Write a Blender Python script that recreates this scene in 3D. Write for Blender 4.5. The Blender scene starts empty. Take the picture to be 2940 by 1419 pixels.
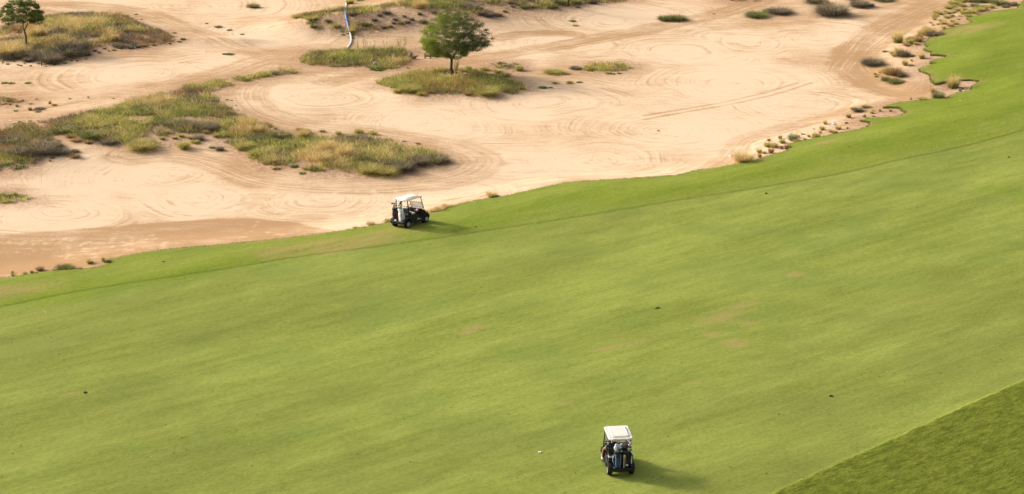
import bpy, bmesh, math, random
import numpy as np
from mathutils import Vector, Matrix, Quaternion

C = bpy.context.scene.collection
SC = bpy.context.scene
random.seed(7)
RNG = np.random.default_rng(7)
W0, H0, FPX = 2940.0, 1419.0, 6400.0
PITCH = math.radians(18.07)
CAMH = 41.3

# ---------------------------------------------------------------- camera
cam_d = bpy.data.cameras.new("camera")
cam = bpy.data.objects.new("camera", cam_d)
C.objects.link(cam)
cam.location = (0, 0, CAMH)
cam.rotation_euler = (math.pi / 2 - PITCH, 0, 0)
cam_d.sensor_width = 36.0
cam_d.lens = 36.0 * FPX / W0
cam_d.clip_start = 0.5
cam_d.clip_end = 6000
SC.camera = cam

# ---------------------------------------------------------------- light
SUN_EL, SUN_AZ = math.radians(25.0), math.radians(-64.0)   # azimuth from +Y towards +X
w = bpy.data.worlds.new("World")
SC.world = w
w.use_nodes = True
nt = w.node_tree
bg = nt.nodes["Background"]
sky = nt.nodes.new("ShaderNodeTexSky")
sky.sky_type = 'NISHITA'
sky.sun_disc = False
sky.sun_elevation = SUN_EL
sky.sun_rotation = SUN_AZ
sky.air_density = 1.0
sky.dust_density = 5.0
sky.ozone_density = 0.6
hs_ = nt.nodes.new("ShaderNodeHueSaturation")      # haze takes the blue out of the sky light
hs_.inputs['Saturation'].default_value = 0.45
nt.links.new(sky.outputs[0], hs_.inputs['Color'])
nt.links.new(hs_.outputs[0], bg.inputs[0])
bg.inputs[1].default_value = 0.15
sd_ = bpy.data.lights.new("sun", 'SUN')
sd_.energy = 2.75
sd_.angle = math.radians(7.0)
sd_.color = (1.0, 0.93, 0.82)
sun = bpy.data.objects.new("sun", sd_)
C.objects.link(sun)
SUND = Vector((math.sin(SUN_AZ) * math.cos(SUN_EL), math.cos(SUN_AZ) * math.cos(SUN_EL), math.sin(SUN_EL)))
sun.rotation_euler = SUND.to_track_quat('Z', 'Y').to_euler()
sun.location = (-60, 160, 60)
SC.view_settings.view_transform = 'Standard'
SC.view_settings.look = 'None'
SC.view_settings.gamma = 1.0
SC.view_settings.exposure = 0.42
SC.render.engine = 'CYCLES'
SC.cycles.max_bounces = 6
SC.cycles.transparent_max_bounces = 8

# ---------------------------------------------------------------- maths helpers
def vnoise(x, y, seed=0):
    x = np.asarray(x, float); y = np.asarray(y, float)
    xi = np.floor(x).astype(np.int64); yi = np.floor(y).astype(np.int64)
    fx = x - xi; fy = y - yi
    fx = fx * fx * (3 - 2 * fx); fy = fy * fy * (3 - 2 * fy)
    def h(a, b):
        n = (a * 374761393 + b * 668265263 + seed * 974634777) & 0xFFFFFFFF
        n = ((n ^ (n >> 13)) * 1274126177) & 0xFFFFFFFF
        n = n ^ (n >> 16)
        return (n & 0xFFFFFF) / float(0xFFFFFF)
    a = h(xi, yi); b = h(xi + 1, yi); c = h(xi, yi + 1); d = h(xi + 1, yi + 1)
    return (a * (1 - fx) + b * fx) * (1 - fy) + (c * (1 - fx) + d * fx) * fy

def fbm(x, y, seed=0, oct=4):
    s = 0; a = 0.5; t = 0
    for i in range(oct):
        s = s + a * vnoise(x * 2 ** i, y * 2 ** i, seed + i * 17); t += a; a *= 0.5
    return s / t

def sstep(a, b, x):
    t = np.clip((x - a) / (b - a), 0, 1)
    return t * t * (3 - 2 * t)

def polydist(x, y, pts, closed=False):
    """distance, arc length and side of the nearest point on a polyline"""
    best = np.full(x.shape, 1e9); arc = np.zeros(x.shape); side = np.zeros(x.shape)
    n = len(pts); acc = 0.0
    for i in range(n if closed else n - 1):
        ax, ay = pts[i]; bx, by = pts[(i + 1) % n]
        dx, dy = bx - ax, by - ay
        L = math.hypot(dx, dy)
        if L < 1e-6: continue
        t = np.clip(((x - ax) * dx + (y - ay) * dy) / (L * L), 0, 1)
        ex = x - (ax + t * dx); ey = y - (ay + t * dy)
        d = np.sqrt(ex * ex + ey * ey)
        m = d < best
        best = np.where(m, d, best)
        arc = np.where(m, acc + t * L, arc)
        side = np.where(m, np.sign(dx * ey - dy * ex), side)
        acc += L
    return best, arc, side

def inpoly(x, y, pts):
    ins = np.zeros(np.shape(x), bool)
    n = len(pts); j = n - 1
    for i in range(n):
        xi, yi = pts[i]; xj, yj = pts[j]
        if yi != yj:
            c = ((yi > y) != (yj > y)) & (x < (xj - xi) * (y - yi) / (yj - yi) + xi)
            ins ^= c
        j = i
    return ins

def smooth_line(pts, it=2):
    for _ in range(it):
        q = [pts[0]]
        for a, b in zip(pts[:-1], pts[1:]):
            q.append((a[0] * .75 + b[0] * .25, a[1] * .75 + b[1] * .25))
            q.append((a[0] * .25 + b[0] * .75, a[1] * .25 + b[1] * .75))
        q.append(pts[-1]); pts = q
    return pts

cP, sP = math.cos(PITCH), math.sin(PITCH)
def ray(u, v):
    a = (u - W0 / 2) / FPX; b = (H0 / 2 - v) / FPX
    return a, cP + b * sP, -sP + b * cP
def hit(u, v, fn=None):
    """where the sight line of a place seen in the photograph meets the terrain"""
    dx, dy, dz = ray(u, v)
    z = 0.0
    for _ in range(30):
        t = (z - CAMH) / dz
        x, y = dx * t, dy * t
        if fn is None: break
        zn = float(fn(np.array([x]), np.array([y]))[0])
        z = z * 0.4 + zn * 0.6
    return x, y, z
def ppm(x, y, z=0):      # photograph pixels per metre there
    return FPX / (y * cP - (z - CAMH) * sP)

# ---------------------------------------------------------------- terrain
EDGE = [(-420,870),(-200,830),(0,799),(38,796),(116,784),(165,779),(240,774),(290,766),(312,759),(325,756),(318,749),(304,751),(296,748),(330,742),(405,728),(463,719),(536,711),(637,703),(740,693),(816,685),(932,671),(1019,658),(1105,642),(1160,630),(1227,617),(1265,606),(1297,594),(1337,582),(1395,571),(1440,567),(1547,542),(1621,525),(1758,516),(1941,505),(2000,490),(2058,483),(2116,472),(2162,463),(2214,446),(2252,437),(2272,424),(2262,416),(2285,409),(2307,405),(2347,396),(2405,384),(2472,372),(2492,363),(2501,351),(2485,349),(2469,347),(2492,341),(2536,339),(2585,333),(2602,324),(2590,317),(2582,309),(2560,309),(2536,308),(2560,300),(2588,294),(2637,291),(2695,285),(2724,278),(2750,266),(2788,261),(2790,249),(2814,233),(2785,230),(2750,230),(2712,236),(2686,242),(2675,232),(2670,214),(2643,204),(2637,198),(2672,188),(2689,182),(2669,180),(2683,172),(2712,167),(2720,161),(2695,158),(2673,158),(2675,149),(2652,143),(2666,133),(2654,126),(2672,109),(2695,105),(2715,101),(2698,92),(2718,84),(2753,75),(2793,65),(2776,52),(2811,45),(2857,33),(2921,25),(2927,17),(2940,3),(3000,-30),(3300,-90)]
SEMI = [(-420,960),(0,882),(217,837),(420,806),(614,777),(740,757),(816,743),(932,727),(1047,714),(1163,697),(1250,685),(1337,671),(1440,656),(1600,632),(1800,600),(2000,567),(2116,550),(2232,530),(2347,511),(2463,489),(2579,459),(2740,428),(2940,375),(3200,300)]
ROUGH = [(1900,1560),(2215,1419),(2300,1378),(2400,1331),(2480,1297),(2560,1262),(2640,1225),(2720,1190),(2800,1153),(2880,1118),(2940,1093),(3200,960),(3700,760)]

def base(x, y):
    z = 0.55 * (fbm(x / 34.0 + 3.1, y / 34.0 + 7.7, 5, 2) - 0.5)
    z += 0.10 * (fbm(x / 9.0, y / 9.0, 9, 2) - 0.5)
    return z * sstep(2500, 300, np.hypot(x, y))
BANK = 0.26
def fair0(x, y):
    return base(x, y)
def fair(x, y):          # the turf rolls down towards the sand
    return base(x, y) - BANK * (1 - sstep(-.6, 3.4, sd_fast(x, y)))
EDGE_W = [hit(u, v, lambda a, b: base(a, b) - BANK)[:2] for u, v in EDGE]
fair_ = fair; fair = fair0
SEMI_W = smooth_line([hit(u, v, fair)[:2] for u, v in SEMI], 1)
ROUGH_W = smooth_line([hit(u, v, fair)[:2] for u, v in ROUGH], 1)
ex0, ex1 = EDGE_W[0], EDGE_W[-1]
FAIR_POLY = EDGE_W + [(140, ex1[1] + 8), (140, 20), (-90, 20), (-90, ex0[1] - 15)]
ROUGH_POLY = ROUGH_W + [(140, ROUGH_W[-1][1] + 20), (140, 20), (ROUGH_W[0][0] - 3, 20)]

# low dunes of the waste area: photo place, half widths in metres, height
MOUNDS = [(1180,45,9,4.5,1.5),(1450,5,9,4,1.2),(960,62,4.5,2.5,.8),(250,80,7,6,.7),(430,350,9,7,.5),(980,445,8,4,.45),(1300,235,5,3.5,.45),(40,430,5,4,.4),(600,95,3.5,1.2,.3),(700,100,2,1,.25),(2480,325,3,1.5,.15)]
MW = []
for (u, v, a, b, h) in MOUNDS:
    x, y, _ = hit(u, v); MW.append((x, y, a, b, h))
def edge_sd(x, y):
    """positive inside the mown grass"""
    x = np.asarray(x, float); y = np.asarray(y, float)
    d, _, _ = polydist(x, y, EDGE_W)
    s = np.where(inpoly(x, y, FAIR_POLY), d, -d)
    return s + 0.10 * (fbm(x * 2.2, y * 2.2, 31, 3) - 0.5)
def sand_from(x, y, sd):
    z = base(x, y) - BANK - 0.09 - 0.42 * sstep(0.0, 4.5, -sd) - 0.30 * sstep(0.25, 1.0, sd)
    k = sstep(-0.5, -3.0, sd)
    for (cx, cy, a, b, h) in MW:
        z = z + k * h * np.exp(-((x - cx) / a) ** 2 - ((y - cy) / b) ** 2)
    return z
_gx = np.arange(-70, 70, .3); _gy = np.arange(60, 230, .3)
_GX, _GY = np.meshgrid(_gx, _gy)
_GSD = edge_sd(_GX.ravel(), _GY.ravel()).reshape(_GX.shape)
def sd_fast(x, y):
    fx = np.clip((np.asarray(x, float) + 70) / .3, 0, len(_gx) - 1.001); fy = np.clip((np.asarray(y, float) - 60) / .3, 0, len(_gy) - 1.001)
    i = fx.astype(int); j = fy.astype(int); a = fx - i; b = fy - j
    return (_GSD[j, i] * (1 - a) + _GSD[j, i + 1] * a) * (1 - b) + (_GSD[j + 1, i] * (1 - a) + _GSD[j + 1, i + 1] * a) * b
def sand(x, y):
    return sand_from(x, y, sd_fast(x, y))
fair = fair_
def ground(x, y):
    sd = sd_fast(x, y)
    return np.where(sd > 0, fair(x, y), sand_from(x, y, sd))
def gz(x, y, fn=ground):
    return float(fn(np.array([float(x)]), np.array([float(y)]))[0])

# ---------------------------------------------------------------- object helpers
def tag(o, label=None, cat=None, group=None, kind=None):
    if label: o['label'] = label
    if cat: o['category'] = cat
    if group: o['group'] = group
    if kind: o['kind'] = kind
    return o
def empty(name, loc=(0, 0, 0)):
    o = bpy.data.objects.new(name, None); C.objects.link(o); o.location = loc
    o.empty_display_size = 0.2
    return o
def obj(name, bm, mat, parent=None, smooth=False):
    me = bpy.data.meshes.new(name)
    bm.to_mesh(me); bm.free()
    for m in (mat if isinstance(mat, (list, tuple)) else [mat]): me.materials.append(m)
    if smooth:
        me.polygons.foreach_set('use_smooth', [True] * len(me.polygons))
    o = bpy.data.objects.new(name, me); C.objects.link(o)
    if parent: o.parent = parent
    return o
def tri_mesh(name, V, F, mat, col=None, smooth=False, attrs=None, nper=3):
    me = bpy.data.meshes.new(name)
    me.vertices.add(len(V)); me.vertices.foreach_set('co', np.asarray(V, np.float32).ravel())
    F = np.asarray(F, np.int32)
    me.loops.add(F.size); me.loops.foreach_set('vertex_index', F.ravel())
    me.polygons.add(len(F))
    me.polygons.foreach_set('loop_start', np.arange(0, F.size, nper, dtype=np.int32))
    try: me.polygons.foreach_set('loop_total', np.full(len(F), nper, np.int32))
    except Exception: pass
    if smooth: me.polygons.foreach_set('use_smooth', np.ones(len(F), bool))
    me.update(calc_edges=True)
    if col is not None:
        a = me.color_attributes.new('Col', 'FLOAT_COLOR', 'POINT')
        c4 = np.ones((len(V), 4), np.float32); c4[:, :3] = col
        a.data.foreach_set('color', c4.ravel())
    for k, arr in (attrs or {}).items():
        a = me.attributes.new(k, 'FLOAT', 'POINT')
        a.data.foreach_set('value', np.asarray(arr, np.float32).ravel())
    me.materials.append(mat)
    return me

# ---------------------------------------------------------------- materials
def mat_new(name):
    m = bpy.data.materials.new(name); m.use_nodes = True
    return m, m.node_tree, m.node_tree.nodes['Principled BSDF']
class NB:
    """short hand for shader nodes"""
    def __init__(s, nt): s.nt = nt
    def n(s, t, **k):
        x = s.nt.nodes.new(t)
        for a, b in k.items(): setattr(x, a, b)
        return x
    def link(s, a, b): s.nt.links.new(a, b)
    def val(s, sock, v):
        if isinstance(v, bpy.types.NodeSocket): s.link(v, sock)
        else: sock.default_value = v
    def math(s, op, a, b=0.0, c=None, clamp=False):
        x = s.n('ShaderNodeMath', operation=op, use_clamp=clamp)
        s.val(x.inputs[0], a); s.val(x.inputs[1], b)
        if c is not None: s.val(x.inputs[2], c)
        return x.outputs[0]
    def attr(s, name): return s.n('ShaderNodeAttribute', attribute_name=name).outputs['Fac']
    def noise(s, vec, scale, detail=3.0, rough=0.5, dim='3D'):
        x = s.n('ShaderNodeTexNoise', noise_dimensions=dim)
        s.link(vec, x.inputs['Vector']); x.inputs['Scale'].default_value = scale
        x.inputs['Detail'].default_value = detail; x.inputs['Roughness'].default_value = rough
        return x.outputs['Fac']
    def comb(s, x, y, z=0.0):
        k = s.n('ShaderNodeCombineXYZ')
        s.val(k.inputs[0], x); s.val(k.inputs[1], y); s.val(k.inputs[2], z)
        return k.outputs[0]
    def rng(s, v, a, b, c=0.0, d=1.0, smooth=True):
        x = s.n('ShaderNodeMapRange', interpolation_type='SMOOTHSTEP' if smooth else 'LINEAR')
        s.val(x.inputs['Value'], v); x.inputs['From Min'].default_value = a; x.inputs['From Max'].default_value = b
        x.inputs['To Min'].default_value = c; x.inputs['To Max'].default_value = d
        return x.outputs[0]
    def mix(s, f, a, b):
        x = s.n('ShaderNodeMix', data_type='RGBA')
        s.val(x.inputs[0], f)
        for k, v in ((6, a), (7, b)):
            if isinstance(v, tuple): x.inputs[k].default_value = (*v, 1)
            else: s.link(v, x.inputs[k])
        return x.outputs[2]
def simple(name, col, rough=0.5, metal=0.0, var=0.12, scale=9.0, spec=0.5, bump=0.0):
    m, nt, p = mat_new(name); b = NB(nt)
    tc = b.n('ShaderNodeTexCoord').outputs['Object']
    f = b.noise(tc, scale, 4, .6)
    c = b.mix(b.rng(f, .3, .7), tuple(x * (1 - var) for x in col), tuple(min(1, x * (1 + var)) for x in col))
    b.link(c, p.inputs['Base Color'])
    p.inputs['Roughness'].default_value = rough; p.inputs['Metallic'].default_value = metal
    p.inputs['Specular IOR Level'].default_value = spec
    if bump:
        k = b.n('ShaderNodeBump'); k.inputs['Strength'].default_value = bump; k.inputs['Distance'].default_value = .01
        b.link(b.noise(tc, scale * 6, 3), k.inputs['Height']); b.link(k.outputs[0], p.inputs['Normal'])
    return m

def sand_material():
    m, nt, p = mat_new('sand'); b = NB(nt)
    P = b.n('ShaderNodeNewGeometry').outputs['Position']
    pp, qq, ww, tone, clod, foot = [b.attr(k) for k in ('rake_p', 'rake_q', 'rake_w', 'tone', 'clod', 'foot')]
    # drag and tyre streaks that follow the raked rings and the tracks
    s1 = b.noise(b.comb(b.math('MULTIPLY', pp, 2.9), b.math('MULTIPLY', qq, .16)), 1.0, 6, .72)
    s2 = b.noise(b.comb(b.math('MULTIPLY', pp, .8), b.math('MULTIPLY', qq, .05), 7.3), 1.0, 3, .55)
    lines = b.math('MULTIPLY', b.rng(s1, .50, .74), b.math('MULTIPLY', ww, b.rng(s2, .36, .62)))
    broad = b.noise(P, .09, 4, .55)
    mid = b.noise(P, .55, 5, .62)
    grain = b.noise(P, 5.0, 6, .8)
    sp = b.n('ShaderNodeSeparateXYZ'); b.link(P, sp.inputs[0])
    wind = b.noise(b.comb(b.math('MULTIPLY', sp.outputs[0], .30), b.math('MULTIPLY', sp.outputs[1], 2.0)), 1.0, 6, .7)
    t = b.math('ADD', b.math('MULTIPLY', tone, .95), b.math('MULTIPLY', b.math('SUBTRACT', broad, .5), 2.0))
    t = b.math('ADD', t, b.math('MULTIPLY', b.math('SUBTRACT', mid, .5), .9))
    t = b.math('ADD', t, b.math('MULTIPLY', b.math('SUBTRACT', wind, .5), 1.2))
    t = b.math('ADD', t, b.math('MULTIPLY', b.math('SUBTRACT', grain, .5), 1.3))
    t = b.math('ADD', t, b.math('MULTIPLY', lines, .55))
    t = b.math('ADD', t, b.math('MULTIPLY', b.math('MULTIPLY', b.math('SUBTRACT', s1, .5), ww), 2.4))
    t = b.math('ADD', t, .25)
    t = b.math('SUBTRACT', t, foot, clamp=True)
    col = b.mix(t, (.765, .560, .372), (.46, .280, .145))
    # reddish cloddy ground near plants and edges
    cl = b.noise(P, 4.2, 5, .7)
    c2 = b.mix(b.rng(cl, .38, .66), (.30, .165, .095), (.66, .44, .29))
    col = b.mix(b.math('MULTIPLY', clod, .62), col, c2)
    peb = b.n('ShaderNodeTexVoronoi'); b.link(P, peb.inputs['Vector']); peb.inputs['Scale'].default_value = 1.3
    pm = b.math('MULTIPLY', b.rng(peb.outputs['Distance'], .05, .10, 1.0, 0.0), b.rng(b.noise(P, .35, 3), .50, .66))
    col = b.mix(b.math('MULTIPLY', pm, .7), col, (.24, .14, .08))
    b.link(col, p.inputs['Base Color'])
    p.inputs['Roughness'].default_value = .95; p.inputs['Specular IOR Level'].default_value = .0
    hgt = b.math('ADD', b.math('MULTIPLY', lines, -.35), b.math('MULTIPLY', b.math('MULTIPLY', s1, ww), .5))
    hgt = b.math('ADD', hgt, b.math('MULTIPLY', grain, .45))
    hgt = b.math('ADD', hgt, b.math('MULTIPLY', cl, b.math('ADD', .25, b.math('MULTIPLY', clod, 2.0))))
    k = b.n('ShaderNodeBump'); k.inputs['Strength'].default_value = .55; k.inputs['Distance'].default_value = .07
    b.link(hgt, k.inputs['Height']); b.link(k.outputs[0], p.inputs['Normal'])
    return m

def turf_material():
    m, nt, p = mat_new('mown_grass'); b = NB(nt)
    P = b.n('ShaderNodeNewGeometry').outputs['Position']
    dry, lush, olive, semi, rgh, line, lip = [b.attr(k) for k in ('dry', 'lush', 'olive', 'semi', 'rough', 'line', 'lip')]
    mp = b.n('ShaderNodeMapping'); b.link(P, mp.inputs[0]); mp.vector_type = 'POINT'
    mp.inputs['Rotation'].default_value = (0, 0, math.radians(-38))
    q = mp.outputs[0]
    sq = b.n('ShaderNodeSeparateXYZ'); b.link(q, sq.inputs[0])
    st1 = b.noise(b.comb(b.math('MULTIPLY', sq.outputs[0], .055), b.math('MULTIPLY', sq.outputs[1], .30)), 1.0, 4, .6)
    st2 = b.noise(b.comb(b.math('MULTIPLY', sq.outputs[0], .26), b.math('MULTIPLY', sq.outputs[1], 1.5), 4.0), 1.0, 6, .7)
    st3 = b.noise(b.comb(b.math('MULTIPLY', sq.outputs[0], 2.5), b.math('MULTIPLY', sq.outputs[1], 6.0), 9.0), 1.0, 5, .7)
    patch = b.noise(P, .16, 4, .6)
    fine = b.noise(P, 4.5, 6, .85)
    t = b.math('ADD', b.math('MULTIPLY', b.math('SUBTRACT', st1, .5), 1.35), b.math('MULTIPLY', b.math('SUBTRACT', st2, .5), 1.15))
    t = b.math('ADD', t, b.math('MULTIPLY', b.math('SUBTRACT', st3, .5), .85))
    t = b.math('ADD', t, b.math('MULTIPLY', b.math('SUBTRACT', fine, .5), 1.5))
    t = b.math('ADD', t, .58, clamp=True)
    col = b.mix(t, (.145, .178, .024), (.315, .350, .074))
    col = b.mix(b.math('MULTIPLY', b.rng(patch, .46, .66), .30), col, (.135, .195, .045))
    col = b.mix(b.math('MULTIPLY', olive, .40), col, b.mix(t, (.130, .145, .026), (.230, .235, .056)))
    col = b.mix(b.math('MULTIPLY', lush, .55), col, b.mix(t, (.115, .175, .012), (.245, .315, .030)))
    col = b.mix(b.math('MULTIPLY', semi, .26), col, b.mix(st3, (.110, .140, .010), (.290, .330, .030)))
    rt = b.math('ADD', b.math('MULTIPLY', st3, .5), b.math('MULTIPLY', b.noise(b.comb(b.math('MULTIPLY', sq.outputs[0], .8), b.math('MULTIPLY', sq.outputs[1], 2.4), 2.0), 1.0, 4, .6), .5))
    col = b.mix(rgh, col, b.mix(b.rng(rt, .36, .64), (.095, .122, .012), (.200, .225, .032)))
    dn = b.math('MULTIPLY', b.math('MULTIPLY', dry, .95), b.rng(b.math('ADD', st2, b.math('MULTIPLY', fine, .4)), .45, .80, .35, 1.0))
    col = b.mix(b.math('MULTIPLY', dn, .85), col, b.mix(fine, (.27, .20, .060), (.42, .34, .125)))
    sc = b.n('ShaderNodeTexVoronoi'); b.link(P, sc.inputs['Vector']); sc.inputs['Scale'].default_value = .8
    spk = b.math('MULTIPLY', b.rng(sc.outputs['Distance'], .03, .075, 1.0, 0.0), b.rng(b.noise(P, .21, 3), .50, .62))
    col = b.mix(b.math('MULTIPLY', spk, .75), col, (.16, .085, .04))
    col = b.mix(b.math('MULTIPLY', line, b.rng(st2, .45, .65, .0, .32)), col, (.055, .075, .012))
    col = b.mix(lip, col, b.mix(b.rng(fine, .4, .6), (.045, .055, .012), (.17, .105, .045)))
    b.link(col, p.inputs['Base Color'])
    p.inputs['Roughness'].default_value = .9; p.inputs['Specular IOR Level'].default_value = .03
    amp = b.math('ADD', .35, b.math('ADD', b.math('MULTIPLY', semi, .5), b.math('MULTIPLY', rgh, .9)))
    hgt = b.math('MULTIPLY', b.math('ADD', b.math('MULTIPLY', st3, 1.0), b.math('MULTIPLY', fine, .6)), amp)
    k = b.n('ShaderNodeBump'); k.inputs['Strength'].default_value = .8; k.inputs['Distance'].default_value = .10
    b.link(hgt, k.inputs['Height']); b.link(k.outputs[0], p.inputs['Normal'])
    return m

def leaf_material(name, trans=0.35):
    m = bpy.data.materials.new(name); m.use_nodes = True; nt = m.node_tree; b = NB(nt)
    for x in list(nt.nodes): nt.nodes.remove(x)
    out = b.n('ShaderNodeOutputMaterial')
    col = b.n('ShaderNodeAttribute', attribute_name='Col').outputs['Color']
    P = b.n('ShaderNodeNewGeometry').outputs['Position']
    hs = b.n('ShaderNodeHueSaturation'); b.link(col, hs.inputs['Color'])
    b.link(b.rng(b.noise(P, 6.0, 3), .3, .7, .85, 1.2), hs.inputs['Value'])
    d = b.n('ShaderNodeBsdfDiffuse'); t = b.n('ShaderNodeBsdfTranslucent'); mx = b.n('ShaderNodeMixShader')
    b.link(hs.outputs[0], d.inputs[0]); b.link(hs.outputs[0], t.inputs[0])
    mx.inputs[0].default_value = trans
    b.link(d.outputs[0], mx.inputs[1]); b.link(t.outputs[0], mx.inputs[2]); b.link(mx.outputs[0], out.inputs[0])
    return m

M_SAND = sand_material()
M_TURF = turf_material()
M_GRASS = leaf_material('dry_grass_blades', .30)
M_LEAF = leaf_material('acacia_leaves', .42)
M_BARK = simple('bark', (.095, .062, .042), .9, var=.35, scale=14, bump=.6)

# ---------------------------------------------------------------- ground sheets
def wl(pts, fn=sand, smooth=2):
    q = [hit(u, v, fn)[:2] for u, v in pts]
    return smooth_line(q, smooth) if smooth else q

# veg patches: (name, polygon of plant bases in the photograph)
P_TOPLEFT = [(-90,100),(20,88),(70,60),(145,45),(246,37),(347,41),(382,55),(405,72),(463,90),(504,115),(480,124),(440,130),(376,139),(300,134),(262,150),(225,164),(165,178),(125,170),(58,160),(-90,168)]
P_MAIN = [(-90,372),(58,362),(145,346),(165,340),(246,322),(304,316),(362,296),(434,280),(492,266),(545,248),(610,236),(680,226),(740,212),(800,203),(845,205),(846,211),(798,216),(740,228),(666,240),(612,263),(612,280),(654,308),(706,345),(738,364),(793,380),(886,392),(958,397),(1040,392),(1086,400),(1155,420),(1234,434),(1268,450),(1283,466),(1248,478),(1205,482),(1155,495),(1045,502),(944,495),(880,486),(843,475),(790,479),(747,469),(712,443),(680,425),(645,414),(622,402),(590,396),(550,405),(500,415),(434,425),(376,424),(333,412),(290,412),(255,400),(226,391),(174,385),(150,392),(140,405),(148,425),(125,445),(105,465),(93,478),(46,492),(-90,486)]
P_CENTRE = [(856,178),(872,162),(895,150),(1000,145),(1100,143),(1165,140),(1176,158),(1172,190),(1130,196),(1050,197),(970,192),(900,189)]
P_TREE = [(1080,238),(1130,222),(1200,206),(1260,200),(1340,203),(1390,213),(1450,225),(1500,245),(1506,258),(1480,268),(1400,274),(1330,267),(1270,273),(1225,271),(1180,262),(1140,255),(1100,247)]
P_DUNE = [(837,52),(873,42),(950,34),(992,30),(1060,22),(1116,15),(1174,-5),(1200,-60),(1500,-60),(1810,-50),(1810,3),(1700,12),(1600,27),(1480,33),(1400,47),(1362,54),(1280,66),(1192,74),(1105,85),(995,92),(920,88),(902,80),(873,62)]
P_SMALL1 = [(-60,277),(10,279),(50,286),(68,292),(40,297),(0,302),(-60,306)]
P_SMALL2 = [(-60,560),(0,552),(60,560),(98,569),(70,580),(30,584),(-60,580)]
P_SMALL3 = [(12,352),(40,346),(85,350),(88,358),(50,364),(15,362)]
P_SMALL4 = [(1672,192),(1700,184),(1790,183),(1812,196),(1790,203),(1730,206),(1680,204)]
P_SMALL5 = [(1405,184),(1440,180),(1480,183),(1505,195),(1490,204),(1450,200),(1415,192)]
P_TOPR = [(2060,-30),(2200,-30),(2180,4),(2120,6),(2070,2)]
VEG = [P_TOPLEFT, P_MAIN, P_CENTRE, P_TREE, P_DUNE, P_SMALL1, P_SMALL2, P_SMALL3, P_SMALL4, P_SMALL5, P_TOPR]
VEG_W = [wl(p + [p[0]], sand, 0)[:-1] for p in VEG]

RINGS = [((924,283),8.5),((1199,355),7.5),((480,508),8.5),((162,615),6.0),((579,577),6.5),((1890,372),11),((2117,240),8),((1950,150),7),((2150,120),6),((405,215),6),((594,197),5.5),((1750,60),8),((798,90),5.5),((330,-10),8),((560,20),8),((1450,470),9),((1560,290),8),((900,580),8),((2350,110),6),((2300,300),7),((1300,560),6),((700,250),6),((1700,450),9),((1650,130),6)]
# tracks: points, half width, darkness, strength of the streaks
TRACKS = [
 ([(2800,-40),(2710,0),(2610,50),(2530,100),(2470,140),(2440,175),(2455,205),(2495,232),(2567,255),(2630,272)], 2.0, .60, 1.0),
 ([(2700,0),(2590,42),(2490,90),(2437,150),(2400,200)], 1.2, .45, 1.0),
 ([(2230,-10),(2187,0),(2059,44),(1914,72),(1770,101),(1654,124),(1480,152),(1300,176),(1160,197),(1050,214),(950,236)], 1.5, .55, 1.0),
 ([(60,10),(200,12),(347,23),(434,43),(492,70),(565,96),(652,122),(740,148),(812,170),(885,192),(1000,208),(1116,205),(1200,190)], 1.5, .42, 1.0),
 ([(900,140),(800,162),(740,176),(670,200),(608,220),(492,246),(347,275),(232,303),(100,326),(-100,345)], 1.7, .42, 1.0),
 ([(860,222),(780,224),(715,236),(688,262),(690,290),(730,330),(850,365),(1000,380),(1150,398),(1260,418),(1320,436),(1362,458),(1345,484),(1290,505),(1200,520),(1074,530),(960,530),(860,522),(756,509),(690,480),(610,450),(500,434),(380,445)], 2.4, .36, 1.0),
 ([(2290,238),(2230,257),(2174,272),(2090,292),(2000,308),(1850,332)], .16, .55, .3),
 ([(2330,238),(2240,268),(2174,284),(2090,302),(1990,318),(1850,344)], .16, .55, .3),
 ([(2640,285),(2560,295),(2440,318),(2350,345),(2290,357),(2200,385),(2145,398),(2116,420),(2087,460),(2050,484)], 1.1, .40, .8),
 ([(1440,108),(1500,98),(1570,96),(1650,98)], .9, .55, .8),
 ([(-100,300),(60,300),(250,268),(420,250)], 2.0, .25, .5),
 ([(2230,55),(2350,52),(2480,34),(2600,10)], .5, .35, 1.0),
 ([(2060,80),(2250,72),(2400,52),(2500,42)], .8, .3, 1.0),
]
BAND = [(-120,690),(0,674),(200,662),(430,640),(620,628),(750,629),(860,640),(950,660),(1010,664),(940,676),(740,700),(500,722),(330,748),(100,800),(-120,820)]
BAND_W = wl(BAND, sand, 0)

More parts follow.
